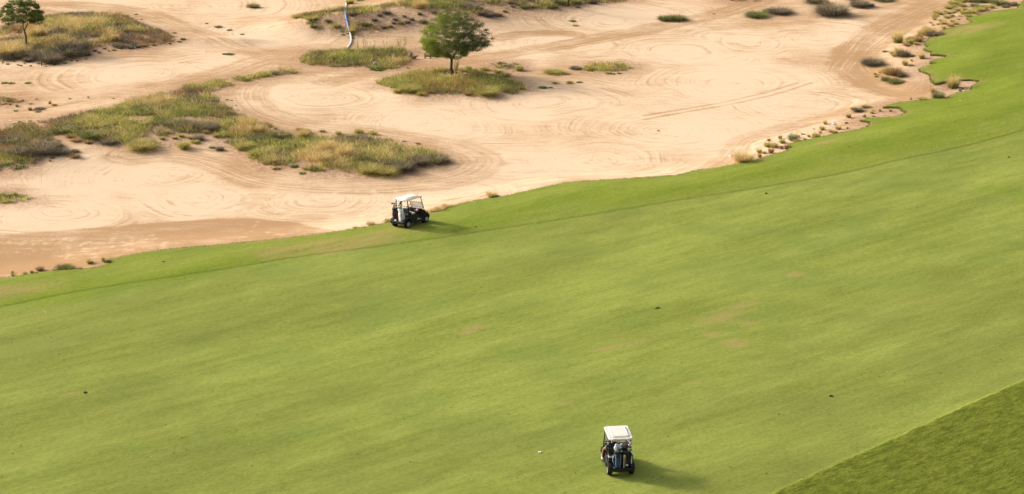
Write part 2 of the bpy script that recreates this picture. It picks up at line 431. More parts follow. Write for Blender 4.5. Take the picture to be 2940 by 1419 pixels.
def ground_sheet():
    x = np.concatenate([-54 - np.geomspace(2500, 2, 30), np.arange(-54, 54, .13), 54 + np.geomspace(2, 2500, 30)])
    y = np.concatenate([np.linspace(-400, 100, 14), np.arange(112, 214, .14), 214 + np.geomspace(2, 3500, 34)])
    X, Y = np.meshgrid(x, y); sh = X.shape
    X = X.ravel(); Y = Y.ravel()
    sd = edge_sd(X, Y)
    Z = sand_from(X, Y, sd)
    Z = Z - .5 * sstep(2, 14, sd)
    # nearest raked ring
    p = np.zeros_like(X); q = np.zeros_like(X); wgt = np.zeros_like(X); best = np.full(X.shape, 1e9); second = best.copy()
    wx = X + 2.4 * (fbm(X / 7, Y / 7, 3, 3) - .5); wy = Y + 3.0 * (fbm(X / 7, Y / 7, 4, 3) - .5)
    for i, ((u, v), R) in enumerate(RINGS):
        cx, cy, _ = hit(u, v, sand)
        d = np.hypot((wx - cx), (wy - cy) * 1.05)
        k = d / R
        m = k < best
        second = np.where(m, best, np.minimum(second, k))
        a = np.arctan2(wy - cy, wx - cx)
        p = np.where(m, d + i * 37.0, p)
        q = np.where(m, a * 2.2 * np.sign(math.sin(i * 7.1) + .01) + np.abs(a) * 3.0 + i * 11, q)
        best = np.where(m, k, best)
    wgt = sstep(0.0, .18, second - best) * sstep(1.9, .9, best)
    tone = .30 * sstep(.75, 1.5, best) - .22 * sstep(.9, .2, best)
    streakw = wgt
    for j, (pts, hw, dk, sw) in enumerate(TRACKS):
        L = wl(pts, sand, 2)
        d, arc, side = polydist(X, Y, L)
        wob = d + .8 * min(hw, 1) * (fbm(X * .7, Y * .7, 60 + j, 3) - .5)
        k = sstep(hw * 1.12 + .05, hw * .78, wob)
        tone = tone * (1 - k) + (tone * .3 + dk) * k
        p = np.where(k > .5, d * side * 1.5 + 400 + j * 20, p)
        q = np.where(k > .5, arc * .6, q)
        streakw = np.where(k > .02, np.maximum(np.abs(k - .5) * 2, 0) * np.where(k > .5, sw, streakw), streakw)
    bd = inpoly(X, Y, BAND_W); dd, _, _ = polydist(X, Y, BAND_W, True)
    kb = sstep(-.25, .25, np.where(bd, dd, -dd) + .5 * (fbm(X / 2.5, Y / 2.5, 77, 3) - .5))
    tone = tone * (1 - kb) + .62 * kb
    streakw = streakw * (1 - .8 * kb)
    clod = np.zeros_like(X)
    for P_ in VEG_W:
        d, _, _ = polydist(X, Y, P_, True)
        s = np.where(inpoly(X, Y, P_), d, -d)
        clod = np.maximum(clod, sstep(-2.2, .1, s + 1.6 * (fbm(X / 1.5, Y / 1.5, 88, 3) - .5)))
    right = sstep(20, 24, X) * sstep(-3.2, -.8, sd + 2.0 * (fbm(X / 2, Y / 2, 90, 3) - .5)) * .75
    right2 = sstep(-1.2, -.1, sd) * .35
    clod = np.maximum(clod, np.maximum(right, right2))
    streakw *= (1 - clod)
    tone = tone + .10 * clod
    # foot prints
    foot = np.zeros_like(X)
    rr = random.Random(5)
    fp = []
    def walk(a, b, n, jit=3):
        for i in range(n):
            t = i / max(1, n - 1)
            fp.append((a[0] + (b[0] - a[0]) * t + rr.uniform(-jit, jit), a[1] + (b[1] - a[1]) * t + rr.uniform(-jit, jit) * .6 + (2 if i % 2 else -2)))
    walk((2416, 200), (2462, 290), 13); walk((2400, 254), (2455, 258), 5); walk((2300, 244), (2400, 290), 9)
    walk((740, 640), (680, 700), 9); walk((510, 585), (520, 628), 6); walk((650, 580), (700, 606), 7)
    walk((30, 702), (200, 688), 9, 8); walk((150, 730), (260, 752), 9, 6); walk((460, 690), (465, 715), 3)
    walk((330, 745), (380, 690), 9, 6); walk((240, 715), (300, 745), 9, 8); walk((760, 665), (830, 680), 9, 6)
    walk((0, 725), (120, 727), 6, 6); walk((360, 700), (440, 688), 8, 6); walk((2240, 344), (2300, 356), 4); walk((2020, 425), (2160, 430), 7, 4)
    for _ in range(46): fp.append((rr.uniform(80, 480), rr.uniform(675, 745)))
    for _ in range(40): fp.append((rr.uniform(650, 1250), rr.uniform(545, 625)))
    for (u, v) in fp:
        cx, cy, _ = hit(u, v, sand)
        ix = np.abs(X - cx) < .8
        m = ix & (np.abs(Y - cy) < .9)
        a, b2 = rr.uniform(.12, .2), rr.uniform(.15, .3)
        foot[m] = np.maximum(foot[m], .42 * np.exp(-((X[m] - cx) / a) ** 2 - ((Y[m] - cy) / b2) ** 2))
    Z = Z - .02 * foot + .015 * (fbm(X * 1.6, Y * 1.6, 12, 3) - .5) + clod * .10 * (fbm(X * 1.1, Y * 1.1, 13, 4) - .5)
    ny, nx = sh
    idx = np.arange(ny * nx).reshape(sh)
    F = np.stack([idx[:-1, :-1], idx[:-1, 1:], idx[1:, 1:], idx[1:, :-1]], -1).reshape(-1, 4)
    # under the mown turf only a thinned part is needed: drop faces deep inside it
    deep = (sd > 1.2) & (np.abs(X) < 75) & (Y > 75)
    F = F[~deep[F].all(1)]
    me = tri_mesh('sand_ground', np.stack([X, Y, Z], -1), F, M_SAND, smooth=True, nper=4,
                  attrs=dict(rake_p=p, rake_q=q, rake_w=streakw, tone=tone, clod=clod, foot=foot))
    o = bpy.data.objects.new('sand_ground', me); C.objects.link(o)
    tag(o, kind='structure')
ground_sheet()

def blob_field(X, Y, blobs, seed):
    f = np.zeros_like(X); ang = math.radians(33)
    n = fbm(X / 1.8, Y / 1.8, seed, 3) - .5
    for (u, v, a, b) in blobs:
        cx, cy, _ = hit(u, v, fair)
        dx, dy = X - cx, Y - cy
        s = dx * math.cos(ang) + dy * math.sin(ang); t = -dx * math.sin(ang) + dy * math.cos(ang)
        f = np.maximum(f, sstep(1.35, .35, np.sqrt((s / a) ** 2 + (t / b) ** 2) + n * 1.3))
    return f
DRY = [(2075,910,1.9,.9),(2075,910,1.6,.8),(2130,878,1.5,.45),(2110,985,1.1,.8),(1845,980,1.6,.25),(1730,1003,.9,.25),(1770,962,.5,.25),(2280,790,.7,.4),(1360,940,.6,.3),(-40,845,4,1.6),(880,710,4,1.6),(1000,700,4,1.2),(1100,668,3,.9),(2760,88,4,1.6),(2370,410,1.5,.4),(205,1130,.7,.22),(2040,960,.7,.5),(2150,930,.8,.4),(1340,955,.5,.3),(1980,1100,.7,.25),(1620,1160,.6,.2)]
LUSH = [(2780,200,6,8),(2860,120,7,6),(2820,300,8,5),(2850,230,7,7),(2900,150,5,6),(2750,330,8,4),(2880,60,4,6),(2600,400,8,2.5),(2250,480,7,1.6),(1900,545,8,1.6),(1560,585,7,1.5),(1380,640,4,1.2),(500,790,7,1.5),(250,830,5,1.3),(1000,690,3,.8),(2935,560,1.2,2.5),(700,735,4,.8)]
OLIVE = [(300,930,14,5),(700,900,10,4),(200,1200,10,6),(0,1050,8,8),(2300,1150,8,5),(2700,900,10,6),(2800,1050,6,5),(1100,1350,8,4),(500,1350,8,4),(2200,1350,6,3),(1700,650,7,1.6),(1500,760,8,1.6),(900,1150,8,3)]
def fairway_sheet():
    x = np.concatenate([np.linspace(-88, -58, 12), np.arange(-56, 62, .17), np.linspace(64, 138, 20)])
    y = np.concatenate([np.linspace(22, 72, 16), np.arange(74, 150, .2), np.arange(150, 214, .2)])
    X, Y = np.meshgrid(x, y); sh = X.shape; X = X.ravel(); Y = Y.ravel()
    sd = edge_sd(X, Y)
    k = sstep(.0, -.30, sd)
    rd, _, _ = polydist(X, Y, ROUGH_W)
    rin = np.where(inpoly(X, Y, ROUGH_POLY), rd, -rd)
    rin = rin + .22 * (fbm(X * 1.3, Y * 1.3, 71, 3) - .5)
    rgh = sstep(-.06, .14, rin)
    sm, _, side = polydist(X, Y, SEMI_W)
    s = np.where(side > 0, sm, -sm)          # left of the line = towards the sand
    semi = sstep(-.06, .10, s)
    n1 = fbm(X * 2.2, Y * 2.2, 41, 3) - .5
    Z = fair(X, Y) - .5 * k + .05 * rgh * (1 + n1) + .025 * semi * (1 + n1) * (1 - k)
    lipb = sstep(.55, .05, sd) * (1 - k)
    Z = Z + lipb * .10 * (fbm(X * 3, Y * 3, 42, 3) - .35)
    line = np.exp(-((s + .10) / .09) ** 2) * sstep(.30, .55, fbm(X / 3, Y / 3, 46, 2) + .12)
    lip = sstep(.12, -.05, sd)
    lush = np.clip(blob_field(X, Y, LUSH, 21) + .12 * semi, 0, 1)
    dry = blob_field(X, Y, DRY, 22); olive = blob_field(X, Y, OLIVE, 23)
    dry = np.maximum(dry, .8 * sstep(.9, .1, sd) * sstep(.45, .65, fbm(X / 2, Y / 2, 47, 3)))
    ny, nx = sh
    idx = np.arange(ny * nx).reshape(sh)
    F = np.stack([idx[:-1, :-1], idx[:-1, 1:], idx[1:, 1:], idx[1:, :-1]], -1).reshape(-1, 4)
    F = F[(sd[F] > -.45).any(1)]
    used = np.zeros(len(X), bool); used[F.ravel()] = True
    remap = np.cumsum(used) - 1
    g = lambda a: a[used]
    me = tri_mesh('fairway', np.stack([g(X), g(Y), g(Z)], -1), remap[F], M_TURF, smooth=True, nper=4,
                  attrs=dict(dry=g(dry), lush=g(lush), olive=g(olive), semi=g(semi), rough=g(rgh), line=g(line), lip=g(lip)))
    o = bpy.data.objects.new('fairway', me); C.objects.link(o)
    tag(o, kind='structure')
fairway_sheet()

# ---------------------------------------------------------------- vegetation
KCOL = {  # base colours of the blades: list of (colour, share)
 'straw': [((.52,.40,.20),.5),((.42,.32,.14),.3),((.27,.24,.08),.2)],
 'green': [((.14,.17,.04),.45),((.21,.22,.055),.3),((.36,.30,.13),.25)],
 'ygreen': [((.33,.31,.085),.45),((.19,.20,.045),.25),((.43,.35,.15),.30)],
 'grey': [((.125,.103,.078),.45),((.20,.165,.12),.3),((.10,.10,.06),.15),((.34,.27,.16),.10)],
 'brown': [((.25,.155,.07),.5),((.34,.22,.09),.3),((.15,.10,.06),.2)],
 'olive': [((.18,.165,.06),.45),((.12,.12,.04),.25),((.32,.26,.12),.3)],
 'orange': [((.34,.22,.075),.45),((.26,.21,.07),.3),((.17,.18,.055),.25)],
 'low': [((.07,.12,.03),.6),((.12,.16,.04),.4)],
 'bluegreen': [((.14,.18,.09),.6),((.20,.22,.10),.4)],
}
def kcols(kind, n, rng):
    it = KCOL[kind]
    pr = np.array([s for _, s in it]); pr = pr / pr.sum()
    c = np.array([c for c, _ in it])[rng.choice(len(it), n, p=pr)] * 1.55
    return c * rng.uniform(.6, 1.35, (n, 1))

def blades(root, az, tilt, length, width, droop, rng):
    """root (n,3); returns vertices (5n,3), triangles (3n,3); tilt is measured from upright"""
    n = len(root)
    d = np.stack([np.cos(az) * np.sin(tilt), np.sin(az) * np.sin(tilt), np.cos(tilt)], -1)
    t2 = np.minimum(tilt + droop, 1.75)
    d2 = np.stack([np.cos(az) * np.sin(t2), np.sin(az) * np.sin(t2), np.cos(t2)], -1)
    fa = rng.uniform(0, math.pi, n)
    sx = np.stack([np.cos(fa), np.sin(fa), np.zeros(n)], -1)
    L = length[:, None]; Wd = width[:, None]
    mid = root + d * L * .55
    tip = mid + d2 * L * .45
    V = np.stack([root - sx * Wd * .5, root + sx * Wd * .5, mid - sx * Wd * .42, mid + sx * Wd * .42, tip], 1).reshape(-1, 3)
    b = (np.arange(n) * 5)[:, None]
    F = np.concatenate([b + [0, 1, 3], b + [0, 3, 2], b + [2, 3, 4]], 1).reshape(-1, 3)
    return V, F

def veg_patch(name, poly, label, cat, dens, kindfn, holes=(), seed=1, hscale=1.0, bare=0.0, nb=34):
    rng = np.random.default_rng(seed)
    Wp = wl(poly + [poly[0]], sand, 0)[:-1]
    xs = [p[0] for p in Wp]; ys = [p[1] for p in Wp]
    area = (max(xs) - min(xs)) * (max(ys) - min(ys))
    n = int(area * dens)
    X = rng.uniform(min(xs), max(xs), n); Y = rng.uniform(min(ys), max(ys), n)
    d, _, _ = polydist(X, Y, Wp, True)
    s = np.where(inpoly(X, Y, Wp), d, -d) + .9 * (fbm(X / .9, Y / .9, seed + 3, 3) - .5)
    keep = s > 0
    fr = fbm(X / 1.7, Y / 1.7, seed + 9, 3)
    keep &= fr > bare
    for (u, v, a, b) in holes:
        cx, cy, _ = hit(u, v, sand)
        h = ((X - cx) / a) ** 2 + ((Y - cy) / b) ** 2 + 1.4 * (fbm(X * 1.4, Y * 1.4, seed + 5, 2) - .5)
        keep &= (h > 1) | (rng.random(n) < .06)
    X, Y, s = X[keep], Y[keep], s[keep]
    n = len(X); Z = sand(X, Y)
    # place in the photo of each tuft, for the kinds
    dz = Z - CAMH; dep = Y * cP - dz * sP
    U = W0 / 2 + FPX * X / dep; Vv = H0 / 2 - FPX * (Y * sP + dz * cP) / dep
    kinds = kindfn(U, Vv, X, Y, rng)
    edge = np.clip(.55 + s * .6, .45, 1.0)
    tone = rng.uniform(.68, 1.28, n)
    Vs, Fs, Cs, off = [], [], [], 0
    K = {'straw': (.62, .85, .9, .016), 'green': (.42, .7, .7, .020), 'ygreen': (.46, .75, .8, .020), 'grey': (.36, 1.15, .5, .020), 'brown': (.34, 1.0, .6, .018),
         'olive': (.40, .85, .7, .020), 'orange': (.50, .7, .8, .018), 'low': (.17, 1.1, .4, .030), 'bluegreen': (.4, .8, .6, .02)}
    for kd, (ln, spr, dr, wd) in K.items():
        m = kinds == kd
        c = int(m.sum())
        if not c: continue
        r = rng.uniform(.7, 1.25, c) * edge[m] * hscale
        cx = np.repeat(X[m], nb); cy = np.repeat(Y[m], nb); rr = np.repeat(r, nb); tn = np.repeat(tone[m], nb)
        N = len(cx)
        az = rng.uniform(0, 2 * math.pi, N); q = np.sqrt(rng.random(N)) * .26 * rr
        x = cx + np.cos(az) * q; y = cy + np.sin(az) * q
        root = np.stack([x, y, np.repeat(Z[m], nb) - .02], -1)
        tilt = np.abs(rng.normal(0, .5, N)) * spr * .75 + q / .26 * .35
        V, F = blades(root, az + rng.normal(0, .5, N), np.minimum(tilt, 1.45), ln * rr * rng.uniform(.55, 1.1, N), wd * rng.uniform(.7, 1.4, N), dr * rng.uniform(.2, 1.0, N), rng)
        cc = kcols(kd, N, rng) * tn[:, None]
        Vs.append(V); Fs.append(F + off); Cs.append(np.repeat(cc, 5, 0)); off += len(V)
    me = tri_mesh(name, np.concatenate(Vs), np.concatenate(Fs), M_GRASS, col=np.concatenate(Cs))
    o = bpy.data.objects.new(name, me); C.objects.link(o)
    tag(o, label, cat, kind='stuff')
    return o

def pick(rng, n, opts):
    names = [k for k, _ in opts]; p = np.array([v for _, v in opts], float)
    return np.array(names, dtype='<U10')[rng.choice(len(names), n, p=p / p.sum())]
def zones(default, spots, wob=.8, seed=3):
    """kind of plant from soft spots given as (u, v, ru, rv, opts) in photo pixels; patches of one kind cluster"""
    def f(U, V, X, Y, rng):
        n = len(U)
        nz = fbm(X / 1.6, Y / 1.6, seed, 3)
        order = np.argsort(np.argsort(nz))/max(1, n - 1)
        def sel(opts, m):
            names = [k for k, _ in opts]; c = np.cumsum([v for _, v in opts]); c = c / c[-1]
            o = np.clip(order[m] + rng.normal(0, .10, m.sum()), 0, .999)
            return np.array(names, dtype='<U10')[np.searchsorted(c, o)]
        out = sel(default, np.ones(n, bool))
        for (u, v, a, b, opts) in spots:
            m = ((U - u) / a) ** 2 + ((V - v) / b) ** 2 + wob * (fbm(X, Y, seed + 7, 2) - .5) < 1
            if m.any(): out[m] = sel(opts, m)
        return out
    return f
veg_patch('scrub_grass', P_TOPLEFT, 'dense scrub of dry tussocks and purplish brush around the small leaning tree', 'scrub', 9,
    zones([('grey', .22), ('olive', .30), ('brown', .13), ('straw', .2), ('ygreen', .15)],
      [(430, 112, 110, 22, [('grey', .6), ('brown', .4)]), (360, 60, 60, 16, [('olive', .6), ('brown', .4)]), (20, 140, 70, 18, [('straw', .6), ('brown', .4)]),
       (90, 90, 60, 20, [('straw', .7), ('brown', .3)]), (250, 70, 70, 16, [('ygreen', .5), ('straw', .5)]), (40, 85, 40, 12, [('grey', 1)]), (200, 42, 60, 10, [('grey', .5), ('olive', .5)])], seed=31),
    holes=[(30, 104, 1.6, .8), (330, 128, 1.2, .6), (270, 142, 1.8, .7)], seed=11, bare=.30, hscale=1.2)
veg_patch('scrub_grass', P_MAIN, 'broad winding belt of green and yellow grass with grey brush across the sand', 'scrub', 9,
    zones([('ygreen', .40), ('green', .20), ('straw', .14), ('olive', .2), ('grey', .06)],
      [(60, 400, 120, 50, [('grey', .4), ('olive', .35), ('brown', .25)]), (200, 340, 110, 22, [('grey', .5), ('brown', .3), ('olive', .2)]), (520, 268, 80, 12, [('grey', .5), ('brown', .5)]),
       (640, 228, 200, 26, [('green', .35), ('ygreen', .65)]), (440, 296, 70, 20, [('straw', .6), ('olive', .4)]), (360, 350, 130, 22, [('green', .5), ('ygreen', .5)]),
       (560, 330, 80, 22, [('green', .6), ('ygreen', .4)]), (430, 378, 90, 20, [('olive', .5), ('ygreen', .5)]), (640, 330, 50, 24, [('olive', .5), ('brown', .2), ('ygreen', .3)]),
       (720, 385, 60, 22, [('straw', .5), ('ygreen', .5)]), (690, 420, 80, 30, [('ygreen', .5), ('green', .5)]), (940, 450, 80, 35, [('straw', .5), ('ygreen', .4), ('brown', .1)]),
       (860, 410, 80, 20, [('green', .5), ('ygreen', .5)]), (1130, 440, 120, 22, [('green', .3), ('straw', .3), ('ygreen', .4)]), (1180, 478, 90, 16, [('grey', .5), ('ygreen', .5)]), (45, 482, 60, 12, [('low', .5), ('green', .5)])], seed=32),
    holes=[(397, 340, 1.6, .9), (521, 296, .8, .5), (575, 346, 1.6, 1.4), (500, 402, 2.6, 1.0), (560, 398, 2.4, 1.6), (832, 438, .6, .5), (655, 402, .7, .5), (890, 470, 1.3, .6), (200, 420, 1.8, 1.6)], seed=12, bare=.26, hscale=1.25)
veg_patch('grass_patch', P_CENTRE, 'low island of mottled green and tawny grass where the blue and white hose ends', 'grass', 10,
    zones([('olive', .35), ('ygreen', .3), ('brown', .15), ('green', .2)], [(1000, 165, 60, 14, [('green', .6), ('ygreen', .4)]), (1090, 162, 50, 12, [('green', .6), ('olive', .4)]), (1150, 170, 40, 16, [('straw', .3), ('orange', .3), ('olive', .4)])], seed=33),
    seed=13, holes=[(1080, 186, .7, .9)], hscale=1.4)
veg_patch('grass_patch', P_TREE, 'tongue of golden and green grass spreading around the foot of the round acacia', 'grass', 10,
    zones([('ygreen', .5), ('orange', .25), ('olive', .25)], [(1290, 240, 120, 22, [('orange', .75), ('ygreen', .25)]), (1420, 236, 70, 16, [('green', .8), ('ygreen', .2)]), (1130, 240, 60, 14, [('ygreen', .6), ('green', .4)]), (1330, 212, 60, 8, [('green', 1)]), (1440, 262, 60, 10, [('ygreen', .6), ('olive', .4)])], seed=34),
    seed=14, holes=[(1304, 217, 1.5, 1.1)], hscale=1.3)
veg_patch('scrub_grass', P_DUNE, 'patchy scrub over the low dune behind the round acacia', 'scrub', 7.5,
    zones([('olive', .4), ('brown', .18), ('grey', .12), ('straw', .12), ('ygreen', .18)], [(1290, 5, 120, 20, [('green', .7), ('olive', .3)]), (930, 60, 90, 22, [('olive', .7), ('brown', .3)]), (1060, 40, 90, 22, [('olive', .5), ('ygreen', .5)]), (1430, 10, 90, 30, [('grey', .3), ('brown', .3), ('olive', .4)])], seed=35),
    holes=[(970, 66, 2.0, 1.2), (1150, 58, 3, 1.6), (1140, 32, 2.0, 1.2), (1450, 28, 3, 1.2), (1240, 45, 3, 1.5), (1080, 55, 2, .8)], seed=15, bare=.20, hscale=1.1)
veg_patch('scrub_grass', P_SMALL1, 'small spread of grey-brown scrub at the sand margin above the winding grass belt', 'scrub', 10, zones([('grey', .5), ('brown', .3), ('olive', .2)], []), seed=16, hscale=.8)
veg_patch('grass_patch', P_SMALL2, 'lone mat of yellow-green grass in the sand nearest the bare strip', 'grass', 11, zones([('ygreen', .5), ('low', .3), ('green', .2)], []), seed=17)
veg_patch('grass_patch', P_SMALL3, 'thin dark green weeds just above the grey scrub', 'grass', 8, zones([('low', .4), ('green', .4), ('grey', .2)], []), seed=18, hscale=.7)
veg_patch('grass_patch', P_SMALL4, 'oval mound of fine yellow-green grass right of the round acacia', 'grass', 12, zones([('ygreen', .8), ('straw', .2)], []), seed=19)
veg_patch('grass_patch', P_SMALL5, 'sparse green weeds and grey stalks on sand beside the acacia', 'grass', 8, zones([('green', .5), ('grey', .5)], []), seed=20, hscale=.6)
veg_patch('scrub_grass', P_TOPR, 'dark scrub fringe on the far side of the long diagonal track', 'scrub', 8, zones([('olive', .6), ('green', .2), ('brown', .2)], []), seed=21, hscale=.7)

# --- turf blades: lip of the fairway, first cut and the long rough
def turf_blades(name, X, Y, zf, ln, wd, cols, label, seed, lean=.5):
    rng = np.random.default_rng(seed); n = len(X)
    root = np.stack([X, Y, zf(X, Y) - .01], -1)
    V, F = blades(root, rng.normal(.6, 1.2, n), np.abs(rng.normal(0, lean, n)), ln * rng.uniform(.5, 1.3, n), wd * rng.uniform(.7, 1.3, n), rng.uniform(.1, .9, n), rng)
    c = np.array(cols)[rng.integers(0, len(cols), n)] * (0.75 + .5 * fbm(X * .8, Y * 1.6, seed, 4))[:, None] * rng.uniform(.85, 1.15, (n, 1))
    me = tri_mesh(name, V, F, M_GRASS, col=np.repeat(c, 5, 0))
    o = bpy.data.objects.new(name, me); C.objects.link(o)
    tag(o, label, 'grass', kind='stuff')
def scatter_poly(poly, n, rng):
    xs = [p[0] for p in poly]; ys = [p[1] for p in poly]
    X = rng.uniform(min(xs), max(xs), n); Y = rng.uniform(min(ys), max(ys), n)
    m = inpoly(X, Y, poly); return X[m], Y[m]
rg = np.random.default_rng(5)
X, Y = scatter_poly(ROUGH_W + [(34, ROUGH_W[-1][1]), (34, 84), (8, 84)], 260000, rg)
m = (X < 32) & (Y > 86)
cl = fbm(X * 2.2 + Y * .9, Y * 3.5 - X * 1.1, 8, 4) > .42
X, Y = X[m & cl], Y[m & cl]
turf_blades('rough_grass', X, Y, lambda a, b: fair(a, b) + .03, .07, .016, [(.13, .165, .016), (.16, .19, .022), (.20, .215, .035), (.11, .145, .012)], 'long coarse rough grass below the mown fairway edge', 6, .8)
E = np.array(EDGE_W); ex, ey = [], []
for a, b_ in zip(E[:-1], E[1:]):
    L = np.hypot(*(b_ - a)); k = int(L * 110)
    t = rg.random(k); o_ = rg.normal(0, .13, k); nx_, ny_ = -(b_ - a)[1] / max(L, .01), (b_ - a)[0] / max(L, .01)
    ex.append(a[0] + (b_ - a)[0] * t + nx_ * o_); ey.append(a[1] + (b_ - a)[1] * t + ny_ * o_)
ex = np.concatenate(ex); ey = np.concatenate(ey)
sdd = edge_sd(ex, ey); m = (sdd > -.12) & (sdd < .5)
turf_blades('edge_grass', ex[m], ey[m], fair, .085, .022, [(.10, .135, .02), (.16, .18, .03), (.07, .09, .015), (.20, .20, .05)], 'ragged grass lip where the fairway overhangs the sand', 7, .9)

# --- single plants
def tuft_mesh(name, spec, seed):
    """unit plant: radius about .5, height about 1; spec rows: kind, count, root radius, length, spread, droop, width"""
    rng = np.random.default_rng(seed); Vs, Fs, Cs, off = [], [], [], 0
    for (kd, n, rad, ln, spr, dr, wd) in spec:
        az = rng.uniform(0, 2 * math.pi, n); q = np.sqrt(rng.random(n)) * rad
        root = np.stack([np.cos(az) * q, np.sin(az) * q, np.full(n, -.03)], -1)
        tilt = np.minimum(np.abs(rng.normal(0, spr, n)) + q / rad * spr * .5, 1.5)
        V, F = blades(root, az + rng.normal(0, .35, n), tilt, ln * rng.uniform(.55, 1.05, n), wd * rng.uniform(.7, 1.4, n), dr * rng.uniform(.1, 1, n), rng)
        Vs.append(V); Fs.append(F + off); Cs.append(np.repeat(kcols(kd, n, rng), 5, 0)); off += len(V)
    return tri_mesh(name, np.concatenate(Vs), np.concatenate(Fs), M_GRASS, col=np.concatenate(Cs))
SPEC = {
 'straw': ('straw_tuft', 'pale straw grass tuft', [('straw', 420, .22, 1.05, .42, .6, .028), ('olive', 70, .2, .5, .4, .4, .04)]),
 'green': ('grass_tuft', 'green grass tuft', [('ygreen', 260, .25, .9, .5, .6, .04), ('straw', 150, .25, 1.1, .42, .6, .025), ('olive', 60, .2, .8, .5, .6, .04)]),
 'mixed': ('plumed_tuft', 'green-footed tuft with straw plumes', [('green', 330, .28, .62, .55, .6, .04), ('straw', 340, .24, 1.15, .40, .7, .018)]),
 'grey': ('dry_bush', 'dark grey dry bush', [('grey', 620, .34, .95, .75, .7, .035), ('straw', 30, .3, 1.1, .5, .5, .02)]),
 'brown': ('brown_tuft', 'brown dry tuft', [('brown', 300, .25, .95, .5, .5, .04), ('straw', 60, .25, 1.05, .4, .5, .03)]),
 'ygreen': ('grass_clump', 'yellow-green grass clump', [('ygreen', 520, .32, 1.0, .62, .6, .035), ('straw', 120, .3, 1.05, .6, .6, .025)]),
 'low': ('green_weed', 'low green weed', [('low', 220, .42, .75, 1.1, .3, .08), ('green', 60, .4, .9, .8, .3, .05)]),
 'dgreen': ('grass_tuft', 'dark green tussock', [('green', 300, .34, .95, .7, .8, .035), ('grey', 200, .34, .9, .7, .8, .035), ('low', 90, .3, .8, .6, .6, .04)]),
 'blue': ('grass_tuft', 'blue-green feathery tuft', [('bluegreen', 420, .26, 1.0, .55, .5, .035)]),
}
BIG_M = {k: [tuft_mesh(v[0], [(a, int(n * 3.0), r * 1.15, l, sp, d, w_ * .38) for (a, n, r, l, sp, d, w_) in v[2]], 500 + i * 7 + ord(k[0])) for i in range(2)] for k, v in SPEC.items()}
SPEC_M = {k: [tuft_mesh(v[0], [(a, int(n * 1.3), r, l, sp, d, w_ * .72) for (a, n, r, l, sp, d, w_) in v[2]], 100 + i * 7 + hash(len(k) * 31 + ord(k[0])) % 50) for i in range(3)] for k, v in SPEC.items()}
ORD = ['first', 'second', 'third', 'fourth', 'fifth', 'sixth', 'seventh', 'eighth', 'ninth', 'tenth', 'eleventh', 'twelfth', 'thirteenth', 'fourteenth', 'fifteenth', 'sixteenth', 'seventeenth', 'eighteenth', 'nineteenth', 'twentieth']
